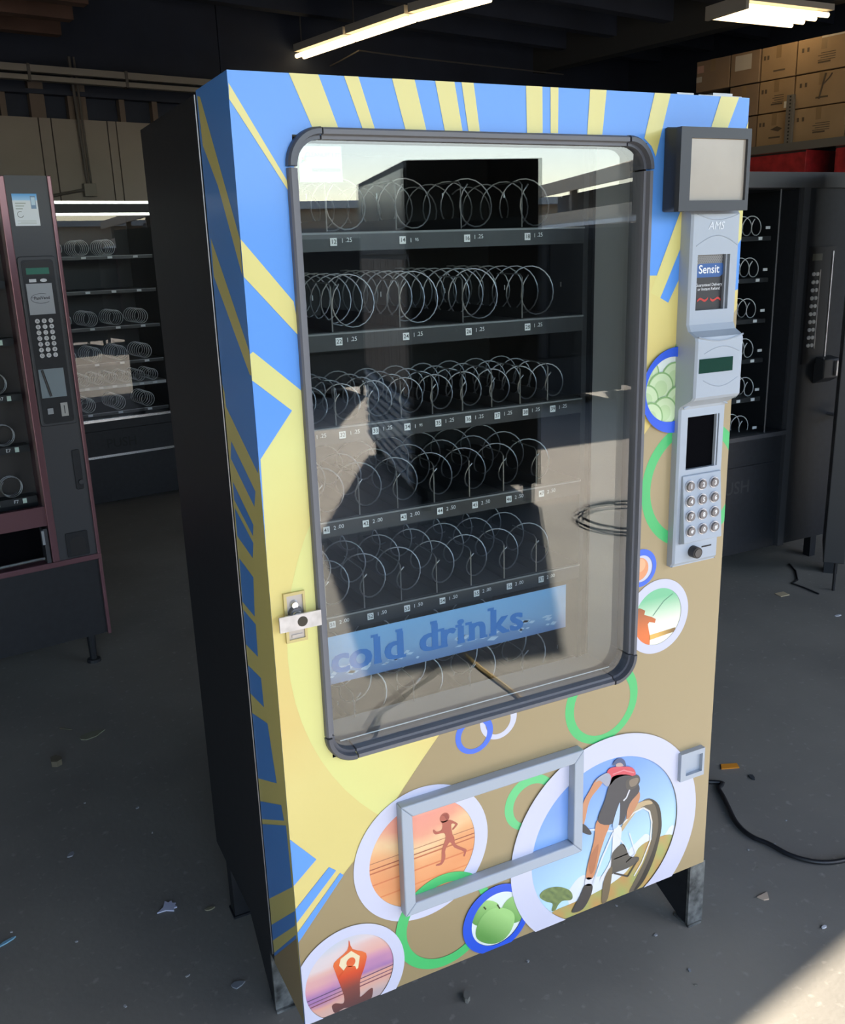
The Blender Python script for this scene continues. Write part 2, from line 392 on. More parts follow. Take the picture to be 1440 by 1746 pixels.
# door shell: sheet with the window cut out, sides, and back liner
dm = MB(); cb = tuple(0.92*x for x in hx(BLUE)); ct_ = tuple(0.92*x for x in hx(TAN))
for (x0, x1, z0, z1) in REG: dm.add([(x0, 0, z0), (x1, 0, z0), (x1, 0, z1), (x0, 0, z1)], [(0, 1, 2, 3)], 0, cb)
dm.add([(0, 0, ZB), (0, DD, ZB), (0, DD, ZT), (0, 0, ZT)], [(0, 3, 2, 1)], 0, cb)
dm.add([(MW, 0, ZB), (MW, DD, ZB), (MW, DD, ZT), (MW, 0, ZT)], [(0, 1, 2, 3)], 0, cb)
dm.add([(0, 0, ZT), (MW, 0, ZT), (MW, DD, ZT), (0, DD, ZT)], [(0, 1, 2, 3)], 0, cb)
dm.add([(0, 0, ZB), (MW, 0, ZB), (MW, DD, ZB), (0, DD, ZB)], [(3, 2, 1, 0)], 0, (0.02, 0.02, 0.02))
door = dm.build('door', VINYL, vm)
lm = MB()      # pale liner of the window opening and the dark door back around it
X0, X1, Z0, Z1 = 0.05, 0.772, 0.69, 1.765
for q in ([(X1, .036, Z0), (X1, .172, Z0), (X1, .172, Z1), (X1, .036, Z1)], [(X0, .036, Z0), (X0, .036, Z1), (X0, .172, Z1), (X0, .172, Z0)],
          [(X0, .036, Z0), (X0, .172, Z0), (X1, .172, Z0), (X1, .036, Z0)], [(X0, .036, Z1), (X1, .036, Z1), (X1, .172, Z1), (X0, .172, Z1)]):
    lm.add(q, [(0, 1, 2, 3)])
lm.build('window_liner', LINER, door)
bk = MB()
for (x0, x1, z0, z1) in ((0.002, X0, ZB, ZT-.002), (X1, MW-.002, ZB, ZT-.002), (X0, X1, Z1, ZT-.002), (X0, X1, ZB, Z0)): bk.box(x0, x1, .172, .18, z0+.002, z1)
bk.build('door_back', INNER, door)
ib = MB()
for (x0, x1, z0, z1) in ((0.004, WX0-.004, ZB+.004, ZT-.004), (WX1+.004, MW-.004, ZB+.004, ZT-.004), (WX0-.004, WX1+.004, WZ1+.004, ZT-.004), (WX0-.004, WX1+.004, ZB+.004, WZ0-.004)): ib.box(x0, x1, .004, .036, z0, z1)
ib.build('door_core', RUBBER, door)

# --- printed fields
TANL = [(-0.0010, 0.1560), (-0.0030, 0.3570), (0.0960, 0.4710), (0.1170, 0.4910), (0.2090, 0.5920), (0.2660, 0.6600), (0.2950, 0.6920), (0.7670, 1.2190), (0.9990, 1.4560), (1.0520, 1.5290), (1.2340, 0.0310), (0.6590, -0.0650), (-0.0040, 0.1160)]
YF = [(-0.0540, 1.3980), (0.0010, 1.3930), (0.0600, 1.3410), (0.0030, 1.2700), (-0.0050, 0.8470), (-0.0020, 0.5820), (0.0460, 0.5220), (-0.0020, 0.4810), (-0.0030, 0.4300), (0.0690, 0.4970), (0.0820, 0.4850), (-0.0020, 0.4010), (-0.0020, 0.3790), (0.0900, 0.4770), (0.1010, 0.4580), (0.2070, 0.5470), (0.2940, 0.6580), (0.7690, 1.1740), (0.9690, 1.4090), (1.0050, 1.4560), (1.0030, 1.4870), (0.8480, 1.4470), (0.8390, 1.4520), (0.8480, 1.4700), (0.8480, 1.5250), (0.8150, 1.4670), (0.7950, 1.4770), (0.8140, 1.5170), (0.7560, 1.5190), (0.7600, 1.4230), (0.2640, 1.2190), (0.0810, 1.3680), (0.0050, 1.4370)]
def ygrad(x, z):
    f = grad([(0.55, 'e2cf7e'), (0.68, 'e6d384'), (0.80, 'e6c97a'), (0.95, 'e6cf7e'), (1.12, 'e6d682'), (1.25, 'e6e290'), (1.4, 'e2dc8c')])
    g = f(z-0.5*x); 
    return g
for lo, hi in ((-0.1, WX1-0.001), (WX1-0.001, 1.1)):
    d0 = Decal([(lo, 0), (hi, 0), (hi, 2), (lo, 2)]); d0.poly(YF, ygrad, 1, grid=0.06)
    d0.build('printed_yellow_field')
# the yellow sheet runs to the left edge all the way down
BIG = (0.5112, 0.9247, 0.4894)
def palef(x, z):
    t = math.hypot(x-BIG[0], z-BIG[1])/BIG[2]
    a = grad([(0.0, ORG), (0.55, ORG), (0.78, 'e6da88'), (1.0, PALE)])(t)
    return a
dp = Decal(circ(BIG, 72)); dp.poly([(0.0100, 1.4010), (0.3590, 1.3700), (0.3430, 0.7060), (0.2950, 0.6920), (0.1140, 0.4880), (-0.0650, 0.4960)], palef, 2, grid=0.05); dp.build('printed_sun_disc')
D = Decal(); D.poly(TANL, lambda x, z: mixc('9c8860', 'b09c76', (x+z*0.3)/1.2), 3, grid=0.12); D.build('printed_brown_field')
for P in ([(0.0010, 1.8130), (0.0770, 1.6840), (0.0790, 1.6680), (0.0000, 1.7920)], [(-0.0010, 1.6030), (0.0750, 1.5080), (0.0820, 1.4530), (-0.0000, 1.5480)], [(0.0900, 1.8330), (0.1350, 1.8340), (0.1640, 1.7570), (0.1230, 1.7560)], [(0.1760, 1.8330), (0.1990, 1.8340), (0.2240, 1.7570), (0.2040, 1.7560)],
          [(0.2550, 1.8330), (0.2930, 1.8350), (0.3120, 1.7580), (0.2760, 1.7570)], [(0.3290, 1.8340), (0.3630, 1.8360), (0.3770, 1.7580), (0.3450, 1.7570)], [(0.3760, 1.8350), (0.3980, 1.8350), (0.4090, 1.7580), (0.3880, 1.7570)], [(0.4970, 1.8360), (0.5290, 1.8370), (0.5300, 1.7590), (0.4990, 1.7580)], [(0.5450, 1.8360), (0.5610, 1.8370), (0.5610, 1.7590), (0.5460, 1.7590)],
          [(0.6260, 1.8360), (0.6610, 1.8370), (0.6530, 1.7590), (0.6210, 1.7580)], [(0.7670, 1.8370), (0.8030, 1.8380), (0.7720, 1.7250), (0.7620, 1.7420), (0.7450, 1.7550)], [(0.9220, 1.8380), (0.9680, 1.8400), (0.9400, 1.7780), (0.8520, 1.6270), (0.8470, 1.5820), (0.7950, 1.4770), (0.7710, 1.4870), (0.8330, 1.6270), (0.9000, 1.7780)],
          [(0.9930, 1.7970), (1.0090, 1.8280), (0.9920, 1.5810), (0.9820, 1.5690), (0.9580, 1.5440), (0.9570, 1.5660), (0.9860, 1.7790)]):
    D = Decal(); D.poly(P, YEL, 3); D.build('printed_ray')
for P in ([(-0.0440, 1.4060), (0.0010, 1.3920), (0.0600, 1.3410), (0.0030, 1.2700), (-0.0110, 1.2560)], [(-0.0140, 0.5930), (-0.0020, 0.5820), (0.0460, 0.5220), (-0.0020, 0.4810), (-0.0120, 0.4720)], [(0.0690, 0.4970), (0.0820, 0.4850), (-0.0020, 0.4010), (-0.0130, 0.3900), (-0.0100, 0.4230)], [(0.0900, 0.4770), (0.0960, 0.4700), (-0.0010, 0.3590), (-0.0160, 0.3420), (-0.0140, 0.3670)]):
    D = Decal(); D.poly(P, BLUE, 4); D.build('printed_blue_wedge')
# --- the side of the door
def side(P, col, name, L=1):
    Q = clip_rect(ccw(list(P)), 0.0, DD-0.001, ZB+0.001, ZT-0.001)
    if len(Q) >= 3: MB().add([(-0.00025*L, y, z) for y, z in Q], [tuple(range(len(Q)))], 0, tuple(0.92*x for x in hx(col))).build(name, VINYL, door)
side([(0.1727, 1.8209), (0.1571, 1.8174), (0.0030, 1.6032), (0.0047, 1.5487), (0.0978, 1.6828), (0.1667, 1.7478)], YEL, 'printed_ray')
side([(0.1688, 1.6071), (0.0019, 1.4383), (-0.0009, 1.3928), (0.1714, 1.5469)], YEL, 'printed_ray')
side([(0.1911, 1.3819), (0.1622, 1.3451), (0.0089, 1.2903), (-0.0097, 1.2561), (0.0032, 0.1526), (0.2813, -0.0944)], YEL, 'printed_yellow_field')
for P in ([(0.1714, 1.3839), (-0.0222, 1.4039), (-0.0069, 1.2743), (0.0085, 1.2458), (0.1678, 1.3305)], [(0.1547, 1.2733), (0.0315, 1.2110), (0.0449, 1.1822), (0.1679, 1.2407)], [(0.1690, 1.1989), (0.0606, 1.1472), (0.0688, 1.1258), (0.1702, 1.1657)], [(0.1708, 1.1508), (0.0701, 1.1129), (0.0819, 1.0827), (0.1718, 1.0984)],
          [(0.1724, 1.0565), (0.0886, 1.0460), (0.1017, 0.9687), (0.1782, 0.9713)], [(0.1763, 0.9562), (0.0998, 0.9543), (0.1040, 0.8909), (0.1819, 0.8861)], [(0.1793, 0.8442), (0.0957, 0.8529), (0.0926, 0.7967), (0.1804, 0.7859)], [(0.1855, 0.7435), (0.0789, 0.7709), (0.0519, 0.6641), (0.1786, 0.6055)],
          [(0.1815, 0.5533), (0.0345, 0.6294), (0.0245, 0.6031), (0.1836, 0.5119)], [(0.1844, 0.5001), (0.0150, 0.5990), (0.0075, 0.4750), (0.1846, 0.3256)], [(0.1851, 0.2616), (0.0031, 0.4270), (0.0078, 0.3921), (0.1822, 0.2264)], [(0.1835, 0.1939), (0.0082, 0.3713), (0.0102, 0.3490), (0.1694, 0.1838)]):
    side(P, BLUE, 'printed_blue_wedge', 2)
side([(0.1896, 0.1796), (0.0064, 0.3643), (0.0032, 0.1526), (0.2813, -0.0944)], TAN, 'printed_brown_field', 3)

# --- rings
def ring(co, ci, col, layer, name='printed_ring', fill=None):
    D = Decal()
    if fill: D.poly(circ(ci), fill, layer)
    D.ring(co, ci, col, layer); return D.build(name)
GRN, BL2, WH = '50c474', '2f5fe0', 'd3d3e6'
ring((0.8977, 1.1036, 0.1320), (0.897, 1.104, 0.109), GRN, 4)
ring((0.6819, 0.6687, 0.0921), (0.6827, 0.6659, 0.0717), GRN, 4)
ring((0.4330, 0.6976, 0.0414), (0.4319, 0.6955, 0.0286), WH, 4)
ring((0.3785, 0.6819, 0.0415), (0.3780, 0.6796, 0.0291), '4370e4', 5)
D = Decal(); D.poly(circ((0.8780, 1.3766, 0.0422)), '35b862', 4); D.build('printed_ring')

# cucumber picture
co, ci = (0.8367, 1.3002, 0.0835), (0.8269, 1.3024, 0.0633)
D = Decal(circ(ci)); D.layer = 5; D.poly(circ(ci), 'e8f0e6')
for (x, z, k) in [(*p, 0.032) for p in [(0.7670, 1.3340), (0.8350, 1.3230), (0.8020, 1.3060), (0.7660, 1.2850), (0.8450, 1.2770), (0.8110, 1.2580), (0.7760, 1.2500)]]:
    D.up(); D.poly(circ((x, z, k), 28), '8fb878'); D.poly(circ((x, z, k*0.9), 28), 'd3e6b8', D.layer+1); D.up(); D.poly(circ((x, z, k*0.5), 20), 'c3dca6', D.layer+1); D.up()
D.ring(co, ci, BL2, D.layer+2); D.build('printed_picture')['label'] = 'cucumber slices in a blue ring'
# orange fruit
co, ci = (0.7700, 0.9451, 0.0401), (0.7717, 0.9435, 0.0285)
D = Decal(circ(ci)); D.layer = 5; D.poly(circ(ci), WH).up().poly(circ((ci[0]-0.006, ci[1], ci[2]*0.85)), 'f0a070').up().poly(circ((ci[0]-0.004, ci[1]+0.008, ci[2]*0.5)), 'f5b98c')
D.ring(co, ci, '3f6fe6', 8); D.build('printed_picture')['label'] = 'orange fruit in a small blue ring'
# angler
co, ci = (0.8194, 0.8297, 0.0818), (0.8198, 0.8294, 0.0623)
D = Decal(circ(ci)); D.layer = 5
D.poly(circ(ci), lambda x, z: mixc('fbfbe4', '7ecb9a', (z-ci[1]+0.015)/(ci[2]*0.9)), grid=0.015).up()
D.poly([(0.7500, 0.8590), (0.7720, 0.8580), (0.7860, 0.8500), (0.7840, 0.8410), (0.8040, 0.8320), (0.8150, 0.8250), (0.8130, 0.8170), (0.7980, 0.8220), (0.7940, 0.8180), (0.8010, 0.7890), (0.8010, 0.7660), (0.7610, 0.7520)], lambda x, z: mixc('f07a3c', '8a5a3c', (z-ci[1]+0.03)/0.07), grid=0.012)
D.poly([(0.8000, 0.7920), (0.8690, 0.7950), (0.8680, 0.7860), (0.8000, 0.7810)], lambda x, z: mixc('f8c060', '907040', (x-ci[0])/0.04), grid=0.012).up()
D.line([(0.8070, 0.8340), (0.8340, 0.8610), (0.8580, 0.8730)], 0.0016, '6a9a80')
D.ring(co, ci, WH, 8); D.build('printed_picture')['label'] = 'angler at sunset in a white ring'
# runner
co, ci = (0.2598, 0.4586, 0.1447), (0.2610, 0.4579, 0.1139)
hz = [(0.2540, 0.4690)][0][1]
D = Decal(circ(ci)); D.layer = 5
sk = grad([(-0.13, 'f2b070'), (-0.07, 'ee9a62'), (-0.01, 'f0a870'), (0.02, 'f4cf9a'), (0.05, 'efa084'), (0.09, 'ee9a86'), (0.14, 'f3d0ac'), (0.18, 'f6ead6')])
D.poly(circ(ci), lambda x, z: sk(z-hz+0.02*math.sin(x*30)), grid=0.014).up()
for y0, w, c_ in ((1462, 0.0022, 'a85a40'), (1469, 0.003, 'c87048'), (1452, 0.0015, 'b87858'), (1490, 0.003, 'e08050'), (1515, 0.003, 'e88850')):
    D.line([(ci[0]-ci[2], [(0.2540, 0.4690)][0][1]-(y0-1455)*0.00125), (ci[0]+ci[2], [(0.2540, 0.4690)][0][1]-(y0-1455)*0.00125+0.004)], w, c_)
D.up()
RUN = [(0.3010, 0.5160), (0.3060, 0.5140), (0.3200, 0.5130), (0.3360, 0.5000), (0.3360, 0.4950), (0.3270, 0.4880), (0.3250, 0.4910), (0.3320, 0.4980), (0.3230, 0.5020), (0.3250, 0.4790), (0.3290, 0.4700), (0.3320, 0.4530), (0.3540, 0.4350), (0.3550, 0.4290), (0.3510, 0.4190), (0.3480, 0.4220), (0.3490, 0.4310), (0.3290, 0.4470), (0.3200, 0.4620), (0.3130, 0.4570), (0.3080, 0.4460), (0.3080, 0.4310), (0.3000, 0.4190), (0.2880, 0.4200), (0.2880, 0.4230), (0.2970, 0.4240), (0.3000, 0.4350), (0.3010, 0.4520), (0.3070, 0.4670), (0.3100, 0.4770), (0.3060, 0.4880), (0.2880, 0.4910), (0.2830, 0.5000), (0.2850, 0.5030), (0.2910, 0.4960), (0.3010, 0.4960), (0.3040, 0.5060)]
D.poly(sm(RUN, 3), 'b8604e'); D.poly(circ((*[(0.3090, 0.5210)][0], 0.0105), 20), 'b8604e')
D.poly([(0.3030, 0.5290), (0.3150, 0.5290), (0.3190, 0.5170), (0.3130, 0.5140), (0.3080, 0.5250)], '9c4a3e', D.layer+1)
D.ring(co, ci, WH, 8); D.build('printed_picture')['label'] = 'runner on a sunset beach in a white ring'
ring((0.3016, 0.2877, 0.1078), (0.3043, 0.2880, 0.0866), '4cc46e', 9)
ring((0.5070, 0.4898, 0.0620), (0.5102, 0.4858, 0.0452), '66cf84', 4)
# apples
co, ci = (0.4220, 0.2448, 0.0799), (0.4246, 0.2436, 0.0620)
D = Decal(circ(ci)); D.layer = 10; D.poly(circ(ci), 'e4eee6').up()
def appl(cx, cz): return lambda x, z: mixc('5f9a48', 'a8d884', 0.5+((x-cx)+(z-cz))/0.08)
for (x, z), k in zip([(0.3960, 0.2670), (0.4670, 0.2490), (0.4190, 0.2280)], (0.030, 0.032, 0.042)):
    D.poly([(x+k*1.12*math.cos(t*math.pi/16), z+k*math.sin(t*math.pi/16)*(1-0.12*math.cos(t*math.pi/8-1.2))) for t in range(32)], appl(x, z), grid=0.012); D.up()
D.line([(0.4240, 0.2780), (0.4300, 0.2660)], 0.003, '3a4a20'); D.line([(0.3920, 0.2850), (0.3970, 0.2770)], 0.003, '3a4a20')
D.ring(co, ci, '1f55d8', 16); D.build('printed_picture')['label'] = 'green apples in a blue ring'
# yoga
co, ci = (0.0948, 0.2401, 0.1159), (0.0959, 0.2422, 0.0912)
D = Decal(circ(ci)); D.layer = 5
yk = grad([(-0.10, '9aa0b0'), (-0.06, 'd8b4a8'), (-0.03, 'e8a890'), (-0.012, 'a87ab0'), (0.01, 'd898b0'), (0.035, 'eab4a4'), (0.06, 'e8d4d0'), (0.10, 'c8cfd8')])
D.poly(circ(ci), lambda x, z: yk(z-ci[1]+0.014*math.sin(x*25+1)+0.006*math.sin(z*160)), grid=0.011).up()
for k, (dz, w, c_) in enumerate(((-0.015, 0.0022, '6a5070'), (-0.024, 0.002, '7a5468'), (-0.032, 0.0026, '8a5058'))):
    D.line([(ci[0]-ci[2], ci[1]+dz-0.004), (ci[0]+ci[2], ci[1]+dz+0.004)], w, c_)
D.up()
z0y = [(0.0860, 0.1980)][0][1]
yc = lambda x, z: grad([(-0.03, '5a4040'), (0.02, '8a4a40'), (0.05, 'e0502c'), (0.09, 'f2783c'), (0.14, 'c84a34')])(z-z0y)
YO = [(0.0980, 0.3260), (0.1040, 0.3030), (0.1310, 0.2820), (0.1270, 0.2540), (0.1160, 0.2270), (0.1140, 0.1960), (0.1150, 0.1870), (0.1370, 0.1970), (0.1410, 0.1900), (0.1340, 0.1700), (0.1070, 0.1670), (0.0790, 0.1760), (0.0610, 0.1720), (0.0550, 0.1910), (0.0630, 0.1950), (0.0780, 0.1880), (0.0810, 0.2030), (0.0720, 0.2430), (0.0670, 0.2650), (0.0650, 0.2870), (0.0930, 0.3040)]
D.poly(sm(YO, 3), yc, grid=0.01).up()
D.poly([(0.1010, 0.3000), (0.1180, 0.2810), (0.1130, 0.2560), (0.1030, 0.2490), (0.0870, 0.2560), (0.0750, 0.2770), (0.0790, 0.2910)], 'f6e2b8').up()
D.poly([(p[0]+0.0092*math.cos(t), p[1]+0.0105*math.sin(t)) for p in [[(0.0990, 0.2750)][0]] for t in [i*math.pi/12 for i in range(24)]], 'ee6a38')
D.poly([(0.0900, 0.2700), (0.1070, 0.2630), (0.1160, 0.2310), (0.0730, 0.2500)], yc, grid=0.01)
D.ring(co, ci, WH, 12); D.build('printed_picture')['label'] = 'person in a yoga pose at sunset in a white ring'
# mountain biker
co, ci = (0.7041, 0.3360, 0.2479), (0.7023, 0.3363, 0.1950)
D = Decal(circ(ci, 80)); D.layer = 5
bs = grad([(-0.16, 'cfe8f4'), (-0.06, 'bfe4f4'), (0.02, 'a4c8f2'), (0.14, '7fa8ec')])
D.poly(circ(ci, 80), lambda x, z: bs(z-ci[1]-0.3*(x-ci[0])), grid=0.03).up()
D.poly(sm([(0.6080, 0.2460), (0.6400, 0.2670), (0.6980, 0.2470), (0.7900, 0.3020), (0.8160, 0.3090), (0.8490, 0.2730), (0.8870, 0.3080), (0.9090, 0.2520), (0.8140, 0.1630), (0.6410, 0.1770), (0.6000, 0.2220)]), 'e8ecf2').up()
D.poly(sm([(0.7910, 0.2810), (0.8350, 0.2900), (0.8940, 0.2780), (0.9250, 0.2050), (0.8610, 0.1240), (0.7270, 0.1350), (0.5920, 0.1690), (0.5600, 0.2020), (0.6080, 0.2060), (0.6660, 0.2080), (0.7250, 0.2180), (0.7670, 0.2380)]), lambda x, z: mixc('c89a5c', 'a8b068', 0.5+0.5*math.sin(x*90)*math.sin(z*70+x*40)), grid=0.012).up()
D.poly(sm([(0.5290, 0.2550), (0.5360, 0.2660), (0.5550, 0.2680), (0.5790, 0.2610), (0.6040, 0.2440), (0.6140, 0.2260), (0.6100, 0.2160), (0.5880, 0.2220), (0.5760, 0.2150), (0.5700, 0.2060), (0.5600, 0.2080), (0.5620, 0.2250), (0.5440, 0.2380)]), lambda x, z: mixc('5e7048', '8a9a5c', 0.5+0.5*math.sin(x*300)*math.sin(z*280)), grid=0.008).up()
whl, whi = [(0.7890, 0.3970), (0.8160, 0.4000), (0.8440, 0.3750), (0.8550, 0.3270), (0.8520, 0.2920), (0.8370, 0.2370), (0.8130, 0.1930), (0.7910, 0.1740), (0.7690, 0.1740), (0.7810, 0.1960), (0.8100, 0.2420), (0.8280, 0.2930), (0.8260, 0.3450), (0.8130, 0.3730), (0.7910, 0.3840), (0.7700, 0.3720), (0.7500, 0.3470), (0.7380, 0.3400), (0.7570, 0.3760), (0.7740, 0.3940)], None
D.poly(sm(whl), '6a6050'); D.poly(sm([(0.8160, 0.4000), (0.8440, 0.3750), (0.8550, 0.3270), (0.8520, 0.2920), (0.8370, 0.2370), (0.8130, 0.1930), (0.7910, 0.1740), (0.7820, 0.1750), (0.8030, 0.2040), (0.8300, 0.2560), (0.8450, 0.3070), (0.8430, 0.3470), (0.8330, 0.3780)]), '3c3832', D.layer+1)
D.poly(sm([(0.7740, 0.3940), (0.7950, 0.3990), (0.8170, 0.3950), (0.8260, 0.3840), (0.8040, 0.3860), (0.7830, 0.3790), (0.7580, 0.3560), (0.7400, 0.3390), (0.7370, 0.3460), (0.7570, 0.3760)]), 'c8ad84', D.layer+1); D.up().up()
D.line([(0.7450, 0.3610), (0.7740, 0.3780), (0.8000, 0.3820), (0.8180, 0.3670), (0.8260, 0.3370), (0.8240, 0.2900), (0.8020, 0.2410), (0.7810, 0.2130)], 0.004, 'e8e4dc')
D.poly(sm([(0.7200, 0.3570), (0.7370, 0.3560), (0.7420, 0.3380), (0.7310, 0.2790), (0.6990, 0.2350), (0.6860, 0.2400), (0.7140, 0.2810)]), 'e6e6ea').up()
D.poly(sm([(0.7510, 0.4240), (0.7600, 0.4250), (0.7560, 0.4070), (0.7390, 0.3630), (0.7290, 0.3550), (0.7220, 0.3610), (0.7360, 0.3830)]), 'eceef2')
D.line([(0.6650, 0.2280), (0.6890, 0.2900), (0.7200, 0.3500)], 0.005, 'dfe3ea'); D.line([(0.7200, 0.3500), (0.6620, 0.3740), (0.6380, 0.3780)], 0.005, 'd8e0ee')
D.line([(0.7630, 0.3310), (0.7830, 0.2720), (0.7570, 0.2580)], 0.003, 'e8eaee'); D.line([(0.7290, 0.3390), (0.7650, 0.2790), (0.7230, 0.2780)], 0.003, 'e0e2e6')
D.poly(sm([(0.7180, 0.2960), (0.7470, 0.3090), (0.7660, 0.2710), (0.7920, 0.2590), (0.7880, 0.2460), (0.7580, 0.2410), (0.7240, 0.2420), (0.7070, 0.2400), (0.7150, 0.2650)]), '58544e').up()
D.poly(sm([(0.6980, 0.2390), (0.7190, 0.2600), (0.7090, 0.1830), (0.6920, 0.1780)]), '7a6a52'); D.line([(0.7240, 0.2420), (0.7630, 0.2190), (0.7880, 0.2500)], 0.004, '4a4640')
D.up()
D.poly(sm([(0.6710, 0.4950), (0.6860, 0.4810), (0.6600, 0.4570), (0.6500, 0.4380), (0.6430, 0.4070), (0.6350, 0.3860), (0.6250, 0.3940), (0.6360, 0.4460), (0.6520, 0.4710)]), 'd09068')      # arm
D.poly(sm([(0.6740, 0.3920), (0.7070, 0.3750), (0.6960, 0.3430), (0.6840, 0.3080), (0.6730, 0.2650), (0.6630, 0.2510), (0.6480, 0.2580), (0.6530, 0.2950), (0.6670, 0.3450)]), 'cf8a60')   # leg
D.poly(sm([(0.7640, 0.4200), (0.7850, 0.4290), (0.7870, 0.4050), (0.7620, 0.3700), (0.7530, 0.3770)]), 'c88a64')
D.poly(sm([(0.6550, 0.3030), (0.6790, 0.3330), (0.6700, 0.2740), (0.6580, 0.2660)]), 'b87450', D.layer+1)
D.poly(sm([(0.6480, 0.2580), (0.6640, 0.2520), (0.6630, 0.2350), (0.6460, 0.2410)]), 'e4e4ee')
D.poly(sm([(0.6460, 0.2410), (0.6650, 0.2340), (0.6620, 0.2090), (0.6410, 0.1810), (0.6130, 0.1830), (0.6160, 0.1950), (0.6320, 0.2170)]), '4a4644').up()
D.poly(sm([(0.7040, 0.4700), (0.7160, 0.4880), (0.7580, 0.4770), (0.7800, 0.4530), (0.7860, 0.4280), (0.7610, 0.4060), (0.7450, 0.3640), (0.7280, 0.3660), (0.7270, 0.3970), (0.7330, 0.4110), (0.7160, 0.3710), (0.6760, 0.3900), (0.6930, 0.4350)]), '45454c')   # shorts
D.poly(sm([(0.7290, 0.4100), (0.7340, 0.4140), (0.7320, 0.3650), (0.7200, 0.3570), (0.7160, 0.3710)]), 'b8d0f0', D.layer+2)
D.poly(sm([(0.7040, 0.4690), (0.6970, 0.5010), (0.7110, 0.5100), (0.7530, 0.4990), (0.7700, 0.4870), (0.7730, 0.4710), (0.7450, 0.4800), (0.7200, 0.4790)]), 'dc5260').up()
D.poly(sm([(0.6970, 0.5010), (0.7080, 0.4870), (0.7000, 0.4670), (0.6790, 0.4880), (0.6670, 0.4880), (0.6750, 0.4970)]), 'a8aab8'); D.line([(0.7120, 0.4930), (0.7410, 0.4940), (0.7700, 0.4790)], 0.003, 'e88a90')
D.poly(sm([(0.7480, 0.4630), (0.7580, 0.4710), (0.7790, 0.4710), (0.7870, 0.4590), (0.7840, 0.4480), (0.7720, 0.4400), (0.7590, 0.4410), (0.7510, 0.4450)]), '54504e').up()
D.poly(sm([(0.7580, 0.4640), (0.7770, 0.4650), (0.7830, 0.4580), (0.7760, 0.4470), (0.7610, 0.4480)]), '8a7a6a'); D.line([(0.7590, 0.4410), (0.7510, 0.4240), (0.7430, 0.4190)], 0.004, 'e0e0e4')
D.poly(sm([(0.7110, 0.5140), (0.7170, 0.5250), (0.7290, 0.5270), (0.7420, 0.5180), (0.7470, 0.5010), (0.7320, 0.5130), (0.7190, 0.5150)]), '4a5a80')
D.poly(sm([(0.7210, 0.5160), (0.7320, 0.5150), (0.7400, 0.5060), (0.7320, 0.5060), (0.7200, 0.5100)]), 'c0a8a0', D.layer+1)
D.poly(sm([(0.6250, 0.3970), (0.6390, 0.3960), (0.6580, 0.3710), (0.6560, 0.3640), (0.6360, 0.3770)]), '3a3a40')
D.ring(co, ci, WH, 17, 90); D.build('printed_picture')['label'] = 'mountain biker seen from behind in a large white ring'

# --- window gasket: four straight strips and four corner pieces
gx0, gx1, gz0, gz1, gw, gr = 0.0775, 0.7625, 0.705, 1.7585, 0.017, 0.055
def strip_prof(mb, pts, n_out, w=gw, d0=-0.012, d1=0.036):
    # pts centre-line outer edge points with inward normals
    vs = []
    for (p, nn) in pts:
        for (o_, y) in ((0, 0.0), (0.001, d0*0.7), (0.004, d0), (w*0.62, d0), (w*0.7, d0*0.2), (w, d0*0.2), (w, d1), (w*0.3, d1)):
            vs.append((p[0]+nn[0]*o_, y, p[1]+nn[1]*o_))
    m = 8; N = len(pts)
    fs = [(i*m+k, i*m+(k+1) % m, (i+1)*m+(k+1) % m, (i+1)*m+k) for i in range(N-1) for k in range(m)]
    fs += [tuple(range(m)), tuple((N-1)*m+k for k in range(m))[::-1]]
    mb.add(vs, fs); return mb
ga = 0.058
for p, q, nn in (((gx0+ga, gz1), (gx1-ga, gz1), (0, -1)), ((gx0+ga, gz0), (gx1-ga, gz0), (0, 1)), ((gx0, gz0+ga), (gx0, gz1-ga), (1, 0)), ((gx1, gz0+ga), (gx1, gz1-ga), (-1, 0))):
    strip_prof(MB(), [(p, nn), (q, nn)], 0).build('window_gasket', GASKET, vm)
for cx, cz, a0 in ((gx0+gr, gz1-gr, 90), (gx1-gr, gz1-gr, 0), (gx0+gr, gz0+gr, 180), (gx1-gr, gz0+gr, 270)):
    pts = []
    for k in range(11):
        a = R(a0+k*9); pts.append(((cx+math.cos(a)*(gr+0.0008), cz+math.sin(a)*(gr+0.0008)), (-math.cos(a), -math.sin(a))))
    strip_prof(MB(), pts, 0, gw+0.001, -0.0135).build('gasket_corner', GASKETC, vm)

def pane(y, t, name):
    pts = []
    x0, x1, z0, z1, r = gx0+0.012, gx1-0.012, gz0+0.012, gz1-0.012, 0.043
    for cx, cz, a0 in ((x1-r, z1-r, 0), (x0+r, z1-r, 90), (x0+r, z0+r, 180), (x1-r, z0+r, 270)):
        pts += [(cx+r*math.cos(R(a0+k*15)), cz+r*math.sin(R(a0+k*15))) for k in range(7)]
    mb = MB(); mb.add([(p[0], y, p[1]) for p in pts], [tuple(range(len(pts)))]); return mb.build(name, GLASS, vm)
pane(0.006, 0, 'glass_pane'); pane(0.026, 0, 'glass_pane')
MB().tube([(gx0+.04, .031, gz0+.021), (gx1-.04, .031, gz0+.021)], .0012, 5).build('glass_edge', WHITE, vm)
